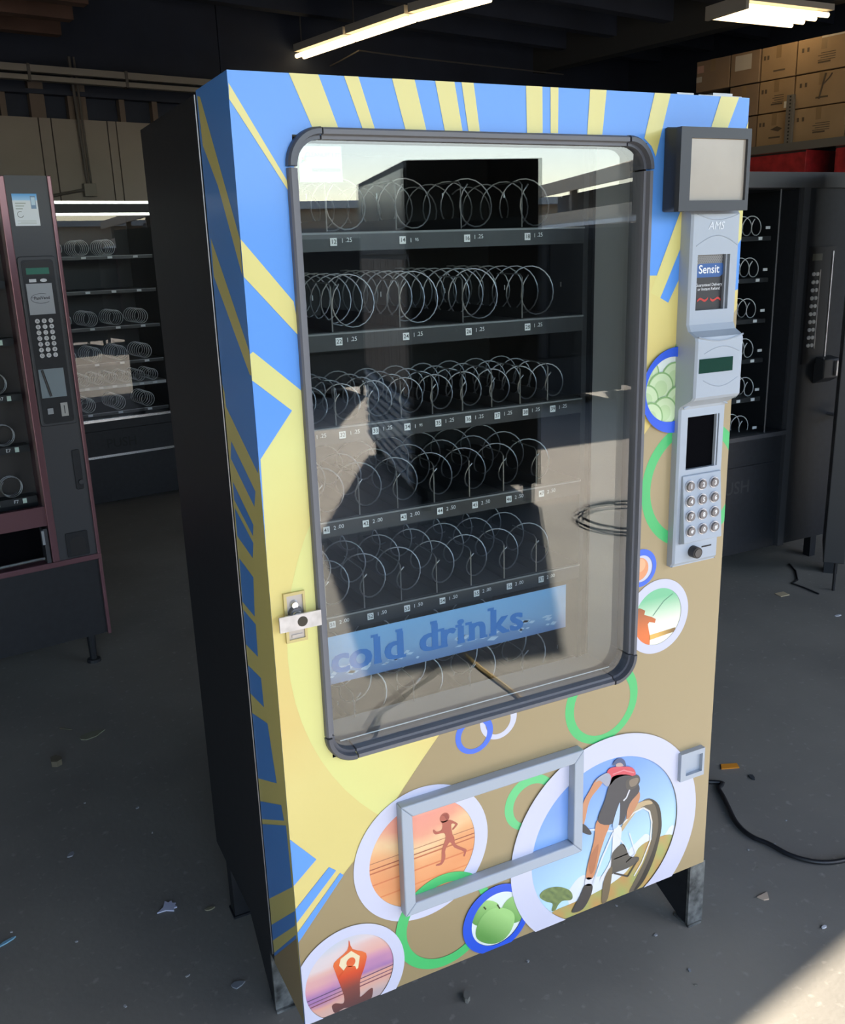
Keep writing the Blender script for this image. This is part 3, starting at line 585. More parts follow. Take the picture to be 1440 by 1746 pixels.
# sticker on the glass
stk = MB(); stk.add([(0.108, 0.027, 1.683), (0.178, 0.027, 1.683), (0.178, 0.027, 1.735), (0.108, 0.027, 1.735)], [(0, 1, 2, 3)], 0)
fxy = lambda x0, z0, y: (lambda a, b: (x0+a, y, z0+b))
stk.text('CLEANLIFE LTD', 0.0085, fxy(0.148, 1.722, 0.0265), 1)
stk.add([(0.128, .0265, 1.698), (0.175, .0265, 1.698), (0.175, .0265, 1.703), (0.128, .0265, 1.703)], [(0, 1, 2, 3)], 1)
for k in range(5):
    a = k*1.256; stk.add([(0.117+0.002*math.cos(a+1.57), .0264, 1.715+0.002*math.sin(a+1.57)), (0.117+0.010*math.cos(a), .0264, 1.715+0.010*math.sin(a)), (0.117-0.002*math.cos(a+1.57), .0264, 1.715-0.002*math.sin(a+1.57))], [(0, 1, 2)], 2+k % 2)
stk.build('glass_sticker', [mat('sticker_film', (0.5, 0.52, 0.54), 0.5), mat('sticker_grey', (0.12, 0.13, 0.15), 0.5), mat('sticker_pink', (0.55, 0.15, 0.2), 0.5), mat('sticker_green', (0.2, 0.45, 0.2), 0.5)], vm)['label'] = 'pale company sticker inside the glass'

# --- cabinet
cab = MB()
cab.box(0, 0.03, DD+.004, DP, ZB, ZT-.004); cab.box(0.79, MW-.004, DD+.004, DP, ZB, ZT-.004); cab.box(0.03, 0.79, DP-0.03, DP, ZB, ZT-.004)
cab.box(0.03, 0.79, DD+.004, DP-.03, ZT-.05, ZT-.004); cab.box(0.03, 0.79, DD+.004, DP-.03, ZB, 0.42)
cab.build('cabinet', BLACK, vm)
fr = MB(); fr.tube([(-0.002, DD+.003, ZB+.02), (-0.002, DD+.003, ZT-.006), (0.06, DD+.003, ZT-.006)], 0.0013, 6); fr.build('cabinet_edge_strip', mat('edge_alu', (0.3, 0.3, 0.31), 0.4, 0.6), vm)
inn = MB(); inn.box(.03, .034, .2, DP-.03, .42, ZT-.05); inn.box(.786, .79, .2, DP-.03, .42, ZT-.05); inn.box(.034, .786, DP-.035, DP-.03, .42, ZT-.05)
inn.build('inner_liner', INNER, vm)
rp = MB(); rp.box(.738, .75, .165, .19, .45, 1.77); rp.build('tray_rail', INNER, vm)

# --- trays
def digits(n): return str(n)
TR = [  # floor z, first slot left, pitch, slots, coil centre, radius, coil pitch, divider height, first number, step, prices
    (1.612, 0.068, 0.1315, 5, 0.051, 0.0445, 0.075, 0.083, 10, 2, ['1 .25']*5),
    (1.443, 0.068, 0.1315, 5, 0.053, 0.0465, 0.055, 0.084, 20, 2, ['1 .25']*5),
    (1.276, 0.065, 0.0655, 10, 0.035, 0.0315, 0.06, 0.075, 30, 1, ['1 .25']*10),
    (1.102, 0.075, 0.079, 8, 0.038, 0.0375, 0.10, 0.080, 40, 1, ['2 .00']*4+['2 .50']*4),
    (0.914, 0.075, 0.079, 8, 0.038, 0.0375, 0.10, 0.080, 50, 1, ['2 .00', '2 .00', '1 .50', '1 .50', '1 .50', '2 .00', '2 .00', '2 .00']),
    (0.657, 0.068, 0.1315, 5, 0.051, 0.0445, 0.08, 0.083, 60, 2, ['1 .25']*5)]
YS = 0.165
for (zf, sx, pt, ns, cc, rr, cp, dh, n0, st, prices) in TR:
    tr = MB(); xe = 0.736
    tr.box(0.05, xe, YS, 0.6, zf-0.006, zf); tr.box(0.05, xe, YS-.006, YS, zf-0.032, zf-0.001)
    tray = tr.build('tray', RAIL, vm)
    MB().box(0.05, xe, YS-.0075, YS-.006, zf-0.004, zf-0.001).build('rail_edge', mat('rail_edge_grey', (0.2, 0.21, 0.22), 0.4), tray)
    hm = helix_mesh(rr, cp, {10: .30, 20: .38, 30: .25}.get(n0, .34)); dv = None
    for k in range(ns):
        x = sx+k*pt
        o = link(hm, 'spiral', tray); o.location = (x+cc, YS+0.004, zf+rr+0.004)
        if dv is None:
            g = MB(); g.tube([(0, -0.002, 0.001), (0, -0.002, dh-0.006), (0, 0.006, dh), (0, 0.09, dh)], 0.0013, 5); g.box(-0.0006, 0.0006, 0.0, 0.40, 0, 0.02, 1)
            dv = g.build('divider', [WIRE, INNER], tray); dv.location = (x, YS, zf)
        else: copy_part(dv, tray, (x, YS, zf))
        if pt > 0.1: MB().box(x+pt-0.026, x+pt-0.0245, YS+.02, YS+.022, zf+.055, zf+.064).build('hook', WIRE, tray)
        g = MB(); px = x+0.009; w = 0.0062
        y = YS-.0066
        g.box(px-w, px+w, y-.0012, y, zf-.0165-.0065, zf-.0165+.0065, 0)
        g.text(str(n0+k*st), 0.0105, lambda a, b: (px+a, y-.0016, zf-.0165+b), 1, 0.0001)
        a_, b_ = prices[k].split(' ')
        if not (n0+k*st) in (14, 34): 
            g.text(a_, 0.0105, lambda a, b: (px+0.0165+a, y-.0008, zf-.0150+b), 2)
            g.text(b_, 0.0105, lambda a, b: (px+0.0285+a, y-.0008, zf-.0140+b), 2)
        else:
            g.text(a_, 0.0105, lambda a, b: (px+0.0165+a, y-.0008, zf-.0175+b), 2); g.text('95', 0.0075, lambda a, b: (px+0.0285+a, y-.0008, zf-.0165+b), 2)
        g.build('price_tag', [WHITE, INK, WHITE], tray)

# --- cold drinks banner behind the glass, hung below the fifth tray
bn = MB(); bz0, bz1, bx0, bx1, by = 0.79, 0.887, 0.13, 0.68, 0.128
skyc = grad([(0.0, '5f7fb4'), (0.25, '7fa0cc'), (0.45, '86b0dc'), (1.0, '7fb4e6')])
nx, nz = 44, 12
for i in range(nx):
    for j in range(nz):
        x0, x1 = bx0+(bx1-bx0)*i/nx, bx0+(bx1-bx0)*(i+1)/nx; z0, z1 = bz0+(bz1-bz0)*j/nz, bz0+(bz1-bz0)*(j+1)/nz
        bn.add([(x0, by, z0), (x1, by, z0), (x1, by, z1), (x0, by, z1)], [(0, 1, 2, 3)], 0, [skyc((z-bz0)/(bz1-bz0)+0.06*math.sin(x*37)*math.sin(z*90)) for x, z in ((x0, z0), (x1, z0), (x1, z1), (x0, z1))])
banner = bn.build('banner', PAPER, vm); banner['label'] = 'icy blue cold drinks banner behind the glass'
sc_ = MB()
for k in range(46):
    x = random.uniform(bx0+.01, bx1-.03); z = bz0+random.uniform(0.012, 0.034); l = random.uniform(.008, .03); h = random.uniform(.002, .007)
    sc_.add([(x, by-.0004, z), (x+l*.6, by-.0004, z-h*.6), (x+l, by-.0004, z+h*.5), (x+l*.4, by-.0004, z+h)], [(0, 1, 2, 3)])
sc_.build('printed_ice', mat('ice_print', (0.46, 0.60, 0.78), 0.6), banner)
lt = MB()
LX = {'c': .163, 'o': .205, 'l': .240, 'd': .276, 'd2': .352, 'r': .393, 'i': .424, 'n': .462, 'k': .512, 's': .556}
def slab(x, z, w, h=0.0058): lt.add([(x-w, by-.0010, z), (x+w, by-.0010, z), (x+w, by-.0010, z+h), (x-w, by-.0010, z+h)], [(0, 1, 2, 3)], 0)
for ch, x in LX.items():
    c0 = ch[0]
    for k_, dx in enumerate((-.0018, 0, .0018)): lt.text(c0, 0.078, lambda a, b: (x+a*1.12+dx, by-.0006-.0001*k_, 0.8355+b), 0, 0.0012)
# slab serifs: baseline and top feet
zb_ = min(v[2] for v in lt.v)
for ch, offs in (('l', [(0, 0)]), ('d', [(.016, 0)]), ('d2', [(.016, 0)]), ('r', [(-.008, 0)]), ('i', [(0, 0)]), ('n', [(-.015, 0), (.015, 0)]), ('k', [(-.014, 0), (.018, 0)])):
    for o_, z in offs: slab(LX[ch]+o_, zb_+.001, .0085)
for ch, o_, z in (('l', -.005, .0565), ('d', .011, .0565), ('d2', .011, .0565), ('k', -.018, .0565), ('i', -.005, .037), ('n', -.020, .037), ('r', -.014, .037)): slab(LX[ch]+o_, zb_+z, .0075)
lt.build('lettering', mat('banner_blue', (0.04, 0.19, 0.56), 0.6), banner)

# --- advertising screen, fascia and its parts
MB().prism([(-.047, 1.636), (-.052, 1.640), (-.052, 1.765), (-.047, 1.769), (0, 1.7745), (0, 1.629)], 0, 0.790, 0.945).build('screen_housing', DKGREY, vm, 0.004)
fm = MB(); a = (0.779, 0.943, 1.629, 1.769); b_ = (0.803, 0.935, 1.647, 1.751)
for (x0, x1, z0, z1) in ((a[0], b_[0], a[2], a[3]), (b_[1], a[1], a[2], a[3]), (b_[0], b_[1], b_[3], a[3]), (b_[0], b_[1], a[2], b_[2])): fm.box(x0, x1, -.058, -.046, z0, z1)
fm.build('screen_bezel', DKGREY, vm)
MB().box(b_[0], b_[1], -.0525, -.050, b_[2], b_[3]).build('screen_panel', SCREEN, vm)
FX0, FX1 = 0.838, 0.957
prof = [(0.0, 1.632), (-.026, 1.630), (-.030, 1.624), (-.030, 1.425), (-.036, 1.413), (-.055, 1.403), (-.057, 1.396), (-.057, 1.290), (-.052, 1.284), (-.024, 1.268), (-.020, 1.262), (-.020, 0.946), (-.015, 0.940), (0.0, 0.938)]
fas = MB()
# fascia built as a shell with real openings for the note slot window and the dispenser window
def fascia_front(z): 
    P = sorted(prof[1:-1], key=lambda t: t[1])
    for (y0, z0), (y1, z1) in zip(P, P[1:]):
        if z0 <= z <= z1: return y0+(y1-y0)*(z-z0)/(z1-z0)
    return P[0][0] if z < P[0][1] else P[-1][0]
win1 = (0.855, 0.935, 1.451, 1.552); win2 = (0.859, 0.941, 1.140, 1.246)
zs = sorted(set([p[1] for p in prof]+[win1[2], win1[3], win2[2], win2[3]]))
xs = [FX0, FX0+.004, win1[0], win2[0], win1[1], win2[1], FX1-.004, FX1]
def bz(x, z): return 0.004 if x in (FX0, FX1) else 0.0
for z0, z1 in zip(zs, zs[1:]):
    for x0, x1 in zip(xs, xs[1:]):
        m_ = ((x0+x1)/2, (z0+z1)/2)
        if any(w[0] < m_[0] < w[1] and w[2] < m_[1] < w[3] for w in (win1, win2)): continue
        fas.add([(x, fascia_front(z)+bz(x, z), z) for x, z in ((x0, z0), (x1, z0), (x1, z1), (x0, z1))], [(0, 1, 2, 3)])
    for x, o_ in ((FX0, (0, 1, 2, 3)), (FX1, (3, 2, 1, 0))):
        fas.add([(x, fascia_front(z0)+.004, z0), (x, 0, z0), (x, 0, z1), (x, fascia_front(z1)+.004, z1)], [o_[::-1]])
for z, o_ in ((zs[0], (0, 1, 2, 3)), (zs[-1], (3, 2, 1, 0))): fas.add([(FX0, fascia_front(z), z), (FX1, fascia_front(z), z), (FX1, 0, z), (FX0, 0, z)], [o_])
for w in (win1, win2):
    yb = fascia_front((w[2]+w[3])/2); yd = -.002
    for q in ([(w[0], yb, w[2]), (w[0], yd, w[2]), (w[0], yd, w[3]), (w[0], yb, w[3])], [(w[1], yb, w[2]), (w[1], yb, w[3]), (w[1], yd, w[3]), (w[1], yd, w[2])], [(w[0], yb, w[2]), (w[1], yb, w[2]), (w[1], yd, w[2]), (w[0], yd, w[2])], [(w[0], yb, w[3]), (w[0], yd, w[3]), (w[1], yd, w[3]), (w[1], yb, w[3])]):
        fas.add(q, [(0, 1, 2, 3)])
fascia = fas.build('control_fascia', GREY, vm)
g = MB(); g.text('AMS', 0.020, lambda a, b: (0.897+a+b*0.25, -.0309, 1.603+b), 0); g.build('lettering', mat('silver_letter', (0.75, 0.78, 0.82), 0.3), fascia)
def arc_ridge(x0, x1, z, h, y, name='arc_ridge', m=GREYD, r=0.0011):
    pts = [(x0+(x1-x0)*k/14, y, z+h*math.sin(math.pi*k/14)) for k in range(15)]; MB().tube(pts, r, 5).build(name, m, fascia)
SOFT = mat('fascia_soft_line', (0.375, 0.415, 0.475), 0.45)
arc_ridge(FX0+.012, FX1-.006, 1.568, 0.018, -.0298, m=SOFT); arc_ridge(FX0+.012, FX1-.006, 1.624, -0.010, -.0298, m=SOFT)
arc_ridge(FX0+.02, FX1-.012, 1.372, 0.012, -.0568, m=SOFT); arc_ridge(FX0+.02, FX1-.012, 1.322, -0.014, -.0568, m=SOFT)
arc_ridge(FX0+.004, FX1-.004, 1.404, -0.009, -.0568, m=SOFT, r=.0018); arc_ridge(FX0+.004, FX1-.004, 1.266, 0.012, -.026, m=SOFT, r=.0018)
# poster in the upper window
w = win1; g = MB(); y = -.023
g.add([(w[0], y, w[2]), (w[1], y, w[2]), (w[1], y, w[3]), (w[0], y, w[3])], [(0, 1, 2, 3)], 0)
g.add([(w[0], y-.0004, 1.533), (w[1]-.012, y-.0004, 1.533), (w[1]-.012, y-.0004, w[3]), (w[0], y-.0004, w[3])], [(0, 1, 2, 3)], 4)
for j in range(6):
    for i in range(14): g.add([(w[0]+.001+i*.0048+(j % 2)*.0024, y-.0006, 1.5345+j*.003), (w[0]+.0028+i*.0048+(j % 2)*.0024, y-.0006, 1.5345+j*.003), (w[0]+.0019+i*.0048+(j % 2)*.0024, y-.0006, 1.5365+j*.003)], [(0, 1, 2)], 0)
xc = w[0]+.0375
lb = [(xc-.036, 1.511), (xc+.024, 1.511), (xc+.034, 1.516), (xc+.036, 1.528), (xc+.030, 1.536), (xc-.028, 1.536), (xc-.036, 1.53)]
g.add([(p[0], y-.0008, p[1]) for p in lb], [tuple(range(7))], 1)
g.text('Sensit', 0.0215, lambda a, b: (xc-.003+a, y-.0012, 1.525+b), 2, 0.0003)
g.text('Guaranteed Delivery', 0.0078, lambda a, b: (xc-.001+a, y-.0008, 1.497+b), 2); g.text('or Instant Refund', 0.0078, lambda a, b: (xc-.001+a, y-.0008, 1.4895+b), 2)
for x0, s_ in ((xc-.028, 1), (xc+.004, -1)):
    pts = [(x0+.026*k/8, 1.468+s_*.003*math.sin(k*.8)+(.004*k/8 if s_ > 0 else .003*(1-k/8))) for k in range(9)]
    g.add([(p[0], y-.0008, p[1]+.002) for p in pts]+[(p[0], y-.0008, p[1]-.002) for p in reversed(pts)], [tuple(range(18))], 3)
g.build('window_poster', [mat('poster_black', (0.03, 0.028, 0.03), 0.4), mat('poster_blue', (0.03, 0.10, 0.30), 0.4), WHITE, mat('poster_red', (0.55, 0.04, 0.03), 0.5), mat('mesh_grey', (0.22, 0.21, 0.2), 0.5)], fascia)
MB().box(w[1]-.010, w[1]-.006, -.029, -.004, w[2], w[3]).build('window_jamb', GREYD, fascia)
w = win2; MB().box(w[0], w[1], -.012, -.008, w[2], w[3]).build('dispenser_dark_plate', VOID, fascia)  # flat black plate stands in for the dark inside the dispenser
MB().box(w[1]-.006, w[1]-.003, -.019, -.004, w[2], w[3]).build('window_jamb', GREY, fascia)
MB().box(0.846, 0.930, -.0580, -.0568, 1.336, 1.363).build('display', LCD, fascia)
MB().prism([(-.020, 1.130), (-.024, 1.128), (-.036, 0.992), (-.020, 0.986)], 0, 0.850, 0.950).build('keypad_plate', GREY, fascia, 0.0015)
KEYS = ['1', '2', '3', '4', '5', '6', '7', '8', '9', '*', '0', '#']
for i in range(12):
    r, c = divmod(i, 3); kx = 0.8655+c*.0315; kz = 1.108-r*.0305; y0 = -.024-(1.128-kz)/0.136*.012
    k = MB(); n = 20
    k.cyl((kx, y0+.002, kz), (kx, y0-.003, kz), 0.0118, 0.0115, 20, 1); k.cyl((kx, y0-.003, kz), (kx, y0-.007, kz), 0.0098, 0.0090, 20, 0)
    key = k.build('key', [mat('key_cap', (0.20, 0.18, 0.18), 0.35, 0.2), mat('key_rim', (0.62, 0.62, 0.66), 0.25, 0.6)], fascia, smooth=False)
    MB().text(KEYS[i], 0.0125 if i != 9 else 0.017, lambda a, b: (kx+a, y0-.0074, kz+b-(.003 if i == 9 else 0)), 0, 0.0004).build('key_digit', mat('key_white', (0.85, 0.85, 0.86), 0.5), fascia)
k = MB(); k.cyl((0.888, -.018, 0.966), (0.888, -.036, 0.966), 0.0125, 0.0118, 22, 0); k.cyl((0.888, -.036, 0.966), (0.888, -.0375, 0.966), 0.0085, 0.0085, 20, 1)
k.build('coin_knob', [mat('knob_black', (0.03, 0.028, 0.028), 0.4), mat('knob_face', (0.09, 0.08, 0.075), 0.4)], fascia)
MB().box(0.912, 0.938, -.0206, -.0196, 0.9695, 0.9725).build('coin_slot', INK, fascia)

# --- delivery flap frame, coin return, lock, hinge
a = (0.208, 0.622, 0.347, 0.588); b_ = (0.231, 0.599, 0.372, 0.562); df = MB()
for q, r in (([(a[0], a[2]), (a[1], a[2]), (b_[1], b_[2]), (b_[0], b_[2])], 0), ([(a[1], a[2]), (a[1], a[3]), (b_[1], b_[3]), (b_[1], b_[2])], 0), ([(a[1], a[3]), (a[0], a[3]), (b_[0], b_[3]), (b_[1], b_[3])], 0), ([(a[0], a[3]), (a[0], a[2]), (b_[0], b_[2]), (b_[0], b_[3])], 0)):
    df.prism(q, 1, -.024, -.0002)
df.build('delivery_frame', GREY, vm, 0.0025)
a = (0.893, 0.961, 0.422, 0.490); b_ = (0.908, 0.955, 0.433, 0.478); cr = MB()
for (x0, x1, z0, z1) in ((a[0], b_[0], a[2], a[3]), (b_[1], a[1], a[2], a[3]), (b_[0], b_[1], b_[3], a[3]), (b_[0], b_[1], a[2], b_[2])): cr.box(x0, x1, -.014, 0, z0, z1)
cr.box(b_[0], b_[1], -.005, -.003, b_[2], b_[3]); cr.build('coin_return', GREY, vm)
lx = [(0.021, 0.058, 0.953, 1.041)]
lk = MB(); lk.box(0.021, 0.026, -.006, -.0002, 0.953, 1.041, 1); lk.box(0.054, 0.058, -.006, -.0002, 0.953, 1.041, 1); lk.box(0.026, 0.054, -.006, -.0002, 1.036, 1.041, 1); lk.box(0.026, 0.054, -.006, -.0002, 0.953, 0.958, 1); lk.box(0.026, 0.054, -.003, -.0016, 0.958, 1.036, 0)
lk.box(0.031, 0.05, -.005, -.003, 0.961, 0.966, 0)
lock = lk.build('lock', [ZINC, mat('brass_lock', (0.55, 0.47, 0.22), 0.35, 0.5)], vm)
MB().cyl((0.0385, -.003, 1.020), (0.0385, -.011, 1.020), 0.0078, 0.0055, 16).build('lock_screw', CHROME, lock, smooth=False)
MB().cyl((0.040, -.003, 1.005), (0.040, -.012, 1.004), 0.0125, 0.0115, 20).build('lock_collar', mat('collar_grey', (0.2, 0.2, 0.21), 0.3, 0.6), lock)
MB().cyl((0.040, -.012, 1.0025), (0.040, -.0145, 1.002), 0.009, 0.0085, 18).build('lock_core', CHROME, lock)
lb = MB(); N = 24; bx0, bx1, bz0, bz1, hc, hr = 0.006, 0.0785, 0.981, 1.008, (0.0455, 0.9945), 0.0088
mb = MB().box(bx0, bx1, -.0225, -.0185, bz0, bz1); bar = mb.build('lock_bar', STEEL, lock)
MB().cyl((hc[0], -.0222, hc[1]), (hc[0], -.0229, hc[1]), hr, n=24).build('bar_hole', mat('hole_bronze', (0.055, 0.05, 0.04), 0.4, 0.4), lock)
MB().box(0.033, 0.048, -.0185, -.003, 0.985, 1.0).build('bar_mount', ZINC, lock)
h = MB(); h.box(0.87, 1.0, .05, .10, ZT, ZT+.006); h.box(0.86, 0.90, .05, .09, ZT, ZT+.012); h.box(0.93, 1.04, .07, .15, ZT+.006, ZT+.014); h.box(0.985, 1.035, .09, .13, ZT+.014, ZT+.022)
h.build('hinge_plate', mat('hinge_grey', (0.35, 0.35, 0.35), 0.35, 0.5), vm)

# --- legs
l = MB(); l.box(0.955, 1.0, .004, .012, .004, ZB-.001, 0); l.prism([(0.012, .004), (.03, .004), (0.40, ZB-.002), (0.012, ZB-.002)], 0, .957, .961, 1); l.box(.955, .995, .0, .05, 0, .006, 0)
l.build('leg', [TAPE, BLACK], vm)
l = MB(); l.box(0.006, 0.05, .232, .24, .004, ZB-.001, 0); l.prism([(.24, .004), (.26, .004), (.42, ZB-.002), (.24, ZB-.002)], 0, .008, .012, 1); l.box(0.006, .05, .225, .27, 0, .006, 0)
l.build('leg', [TAPE, BLACK], vm)
for x in (0.01, 0.94):
    l = MB(); l.box(x, x+.04, DP-.08, DP-.04, .004, ZB-.001, 0); l.box(x-.004, x+.044, DP-.085, DP-.035, 0, .006); l.build('leg', BLACK, vm)

# ------------------------------------------------------------------ machine with the maroon trims
m1 = thing('vending_machine', 'black snack machine with maroon trims and a keypad column', 'vending machine', (0, 2.29, 0), R(8.5))
c = MB(); c.box(-0.93, 0, .10, .88, .13, 1.865); c.build('cabinet', BLACK, m1)
c = MB(); c.box(-0.16, -0.018, -.004, .06, .47, 1.867); col1 = c.build('control_column', DKGREY, m1)
for (x0, x1, z0, z1, y0) in ((-.018, -.004, .13, 1.868, -.012), (-.186, -.16, .47, 1.866, -.012), (-.93, -.004, .448, .47, -.014), (-.93, -.91, .13, 1.866, -.012)):
    MB().box(x0, x1, y0, .10, z0, z1).build('trim', MAROON, m1, 0.003)
MB().box(-.91, -.018, -.002, .1, .135, .448).build('kick_panel', BLACK, m1)
MB().box(-.91, -.186, .0, .03, .615, .69).build('maroon_panel', MAROON, m1)
MB().box(-.91, -.186, .0, .10, 1.80, 1.865).build('header', BLACK, m1)
b_ = MB(); b_.box(-.91, -.186, .05, .06, .47, .615); b_.build('delivery_bin', VOID, m1)  # flat black sheet stands in for the dark inside the bin
MB().box(-.205, -.190, -.006, .05, .47, .605).build('bin_jamb', DKGREY, m1); MB().box(-.212, -.203, -.01, .0, .545, .60).build('bin_clip', mat('clip_grey', (0.3, 0.32, 0.34), 0.4), m1)
MB().tube([(-.9, -.004, .478), (-.212, -.004, .492)], 0.006, 8).build('bin_bar', CHROME, m1)
MB().add([(-.91, .012, .69), (-.186, .012, .69), (-.186, .012, 1.80), (-.91, .012, 1.80)], [(0, 1, 2, 3)]).build('glass_pane', GLASS2, m1)
MB().box(-.91, -.186, .098, .102, .69, 1.80).build('inner_back', mat('brown_interior', (0.05, 0.042, 0.04), 0.6), m1)
h1 = helix_mesh(0.038, 0.02, 0.05, 0.0018)
for row, z in enumerate((1.52, 1.32, 1.12, .93, .735)):
    t_ = MB().box(-.905, -.2, .03, .096, z-.03, z-.004).build('tray', RAIL, m1)
    for k in range(7):
        o = link(h1, 'spiral', t_); o.location = (-.28-k*.095, .035, z+.038)
        g = MB(); x = -.245-k*.095
        g.box(x-.007, x+.007, .0288, .03, z-.026, z-.008, 0); g.text('ABCDEF'[row+1]+str(7-k), 0.018, lambda a, b: (x-.03+a, .0292, z-.017+b), 1); g.build('price_tag', [mat('tag_green', (0.62, 0.75, 0.66), 0.5), WHITE], t_)
# column details
g = MB(); lw = lambda x0, z0, y: (lambda a, b: (x0+a, y, z0+b))
g.add([(-.143, -.0045, 1.700), (-.060, -.0045, 1.700), (-.060, -.0045, 1.807), (-.143, -.0045, 1.807)], [(0, 1, 2, 3)], 0, hx('dfe6ea'))
g.add([(-.143, -.0048, 1.785), (-.060, -.0048, 1.785), (-.060, -.0048, 1.807), (-.143, -.0048, 1.807)], [(0, 1, 2, 3)], 0, [hx('a8d4f4'), hx('a8d4f4'), hx('5aa4e0'), hx('5aa4e0')])
g.box(-.083, -.066, -.0055, -.0048, 1.757, 1.80, 0, hx('7c97b4')); g.box(-.081, -.068, -.0058, -.0055, 1.769, 1.795, 0, hx('c4dcea'))
for k in range(3): g.add([(-.135, -.0048, 1.777-k*.009), (-.10-.006*k, -.0048, 1.777-k*.009), (-.10-.006*k, -.0048, 1.7735-k*.009), (-.135, -.0048, 1.7735-k*.009)], [(0, 1, 2, 3)], 0, hx('a9b4ae'))
for k in range(14):
    a0, a1 = R(60+k*20), R(60+(k+1)*20-2); g.add([(-.122+r*math.cos(t), -.0048, 1.738+r*math.sin(t)) for t, r in ((a0, .011), (a1, .011), (a1, .009), (a0, .009))], [(0, 1, 2, 3)], 0, hx('5c6664'))
for k in range(3): g.add([(-.135+.01*(k % 2), -.0048, 1.718-k*.005), (-.072, -.0048, 1.718-k*.005), (-.072, -.0048, 1.716-k*.005), (-.135+.01*(k % 2), -.0048, 1.716-k*.005)], [(0, 1, 2, 3)], 0, hx('c3cbc6'))
g.build('instruction_sticker', PAPER, m1)
def rounded(x0, x1, z0, z1, r):
    P = []
    for cx, cz, a0 in ((x1-r, z1-r, 0), (x0+r, z1-r, 90), (x0+r, z0+r, 180), (x1-r, z0+r, 270)): P += [(cx+r*math.cos(R(a0+k*30)), cz+r*math.sin(R(a0+k*30))) for k in range(4)]
    return P
kp = MB().prism(rounded(-.157, -.027, .99, 1.597, .012), 1, -.012, -.0035).build('keypad_panel', DKGREY, m1, 0.003)
MB().prism(rounded(-.147, -.037, 1.0, 1.585, .01), 1, -.0126, -.0115).build('keypad_face', BLACK, kp)
P_ = [(-.143+.103*k/10, 1.572+.012*math.sin(math.pi*k/10)) for k in range(11)]; MB().prism(P_+[(-.040, 1.553), (-.143, 1.553)], 1, -.0132, -.0125).build('display_hood', INK, kp)
MB().box(-.143, -.042, -.0134, -.0125, 1.528, 1.563).build('display_frame', INK, kp); MB().box(-.133, -.055, -.0138, -.0134, 1.535, 1.557).build('display', mat('green_display', (0.03, 0.16, 0.11), 0.3), kp)
g = MB(); g.box(-.127, -.103, -.0132, -.0126, 1.508, 1.519); g.add([(-.078+.012*math.cos(t*math.pi/6), -.0132, 1.5135+.006*math.sin(t*math.pi/6)) for t in range(12)], [tuple(range(12))][::-1]); g.build('payment_icons', mat('icon_white', (0.6, 0.62, 0.64), 0.5), kp)
MB().box(-.140, -.052, -.0136, -.0126, 1.395, 1.503).build('brand_plate', mat('silver_plate', (0.34, 0.36, 0.38), 0.4, 0.3), kp)
g = MB(); g.text('PaniVend', 0.0145, lw(-.092, 1.452, -.0140), 0, 0.0003); g.text('the', 0.007, lw(-.124, 1.455, -.0140), 0)
g.tube([(-.094+.036*math.cos(R(a)), -.0138, 1.451+.017*math.sin(R(a))) for a in range(60, 330, 15)], 0.0008, 4); g.build('brand_lettering', INK, kp)
kk = 'A05B16C27D38E49F*#GHJ'
for i, ch in enumerate(kk):
    r, c_ = divmod(i, 3); x = -.119+c_*.0235; z = 1.372-r*.0205
    k = MB().cyl((x, -.0126, z), (x, -.0150, z), .0085, .0080, 14).build('key', mat('key_silver', (0.62, 0.63, 0.65), 0.4), kp)
    MB().text(ch, 0.012, lw(x, z, -.0153), 0).build('key_letter', INK, kp)
MB().box(-.140, -.052, -.0132, -.0126, 1.095, 1.20).build('missing_reader_gap', mat('gap_blue_grey', (0.22, 0.27, 0.30), 0.4, 0.3), kp)
MB().tube([(-.128, -.0145, 1.198), (-.120, -.0145, 1.16), (-.108, -.0145, 1.10)], 0.0042, 6).build('loose_cable', RUBBER, kp)
MB().box(-.128, -.108, -.0160, -.0126, 1.035, 1.056).build('return_button', mat('button_grey', (0.34, 0.36, 0.38), 0.4), kp)
MB().box(-.080, -.055, -.0150, -.0126, 1.022, 1.072).build('coin_slot_plate', mat('slot_plate', (0.45, 0.46, 0.45), 0.35, 0.4), kp); MB().box(-.069, -.066, -.0153, -.0149, 1.032, 1.062).build('coin_slot', INK, kp)
MB().prism(rounded(-.062, -.034, .735, .89, .006), 1, -.010, -.0035).build('door_lock', BLACK, m1, 0.002); MB().cyl((-.043, -.009, .765), (-.043, -.018, .765), .009, n=12).build('lock_core', DKGREY, m1)
MB().prism(rounded(-.128, -.045, .475, .572, .006), 1, -.010, -.0035).build('coin_cup', BLACK, m1, 0.002)
MB().prism([(-.115, .482), (-.058, .482), (-.058, .535)]+[(-.0865+.0285*math.cos(R(a)), .535+.018*math.sin(R(a))) for a in range(15, 180, 15)]+[(-.115, .535)], 1, -.0106, -.0099).build('coin_cup_opening', INK, m1)
for x in (-.07, -.86):
    for y in (.06, .8): MB().cyl((x, y, .13), (x, y, .012), .018, .014, 10).cyl((x, y, .012), (x, y, 0), .026, .028, 12).build('leg', BLACK, m1)

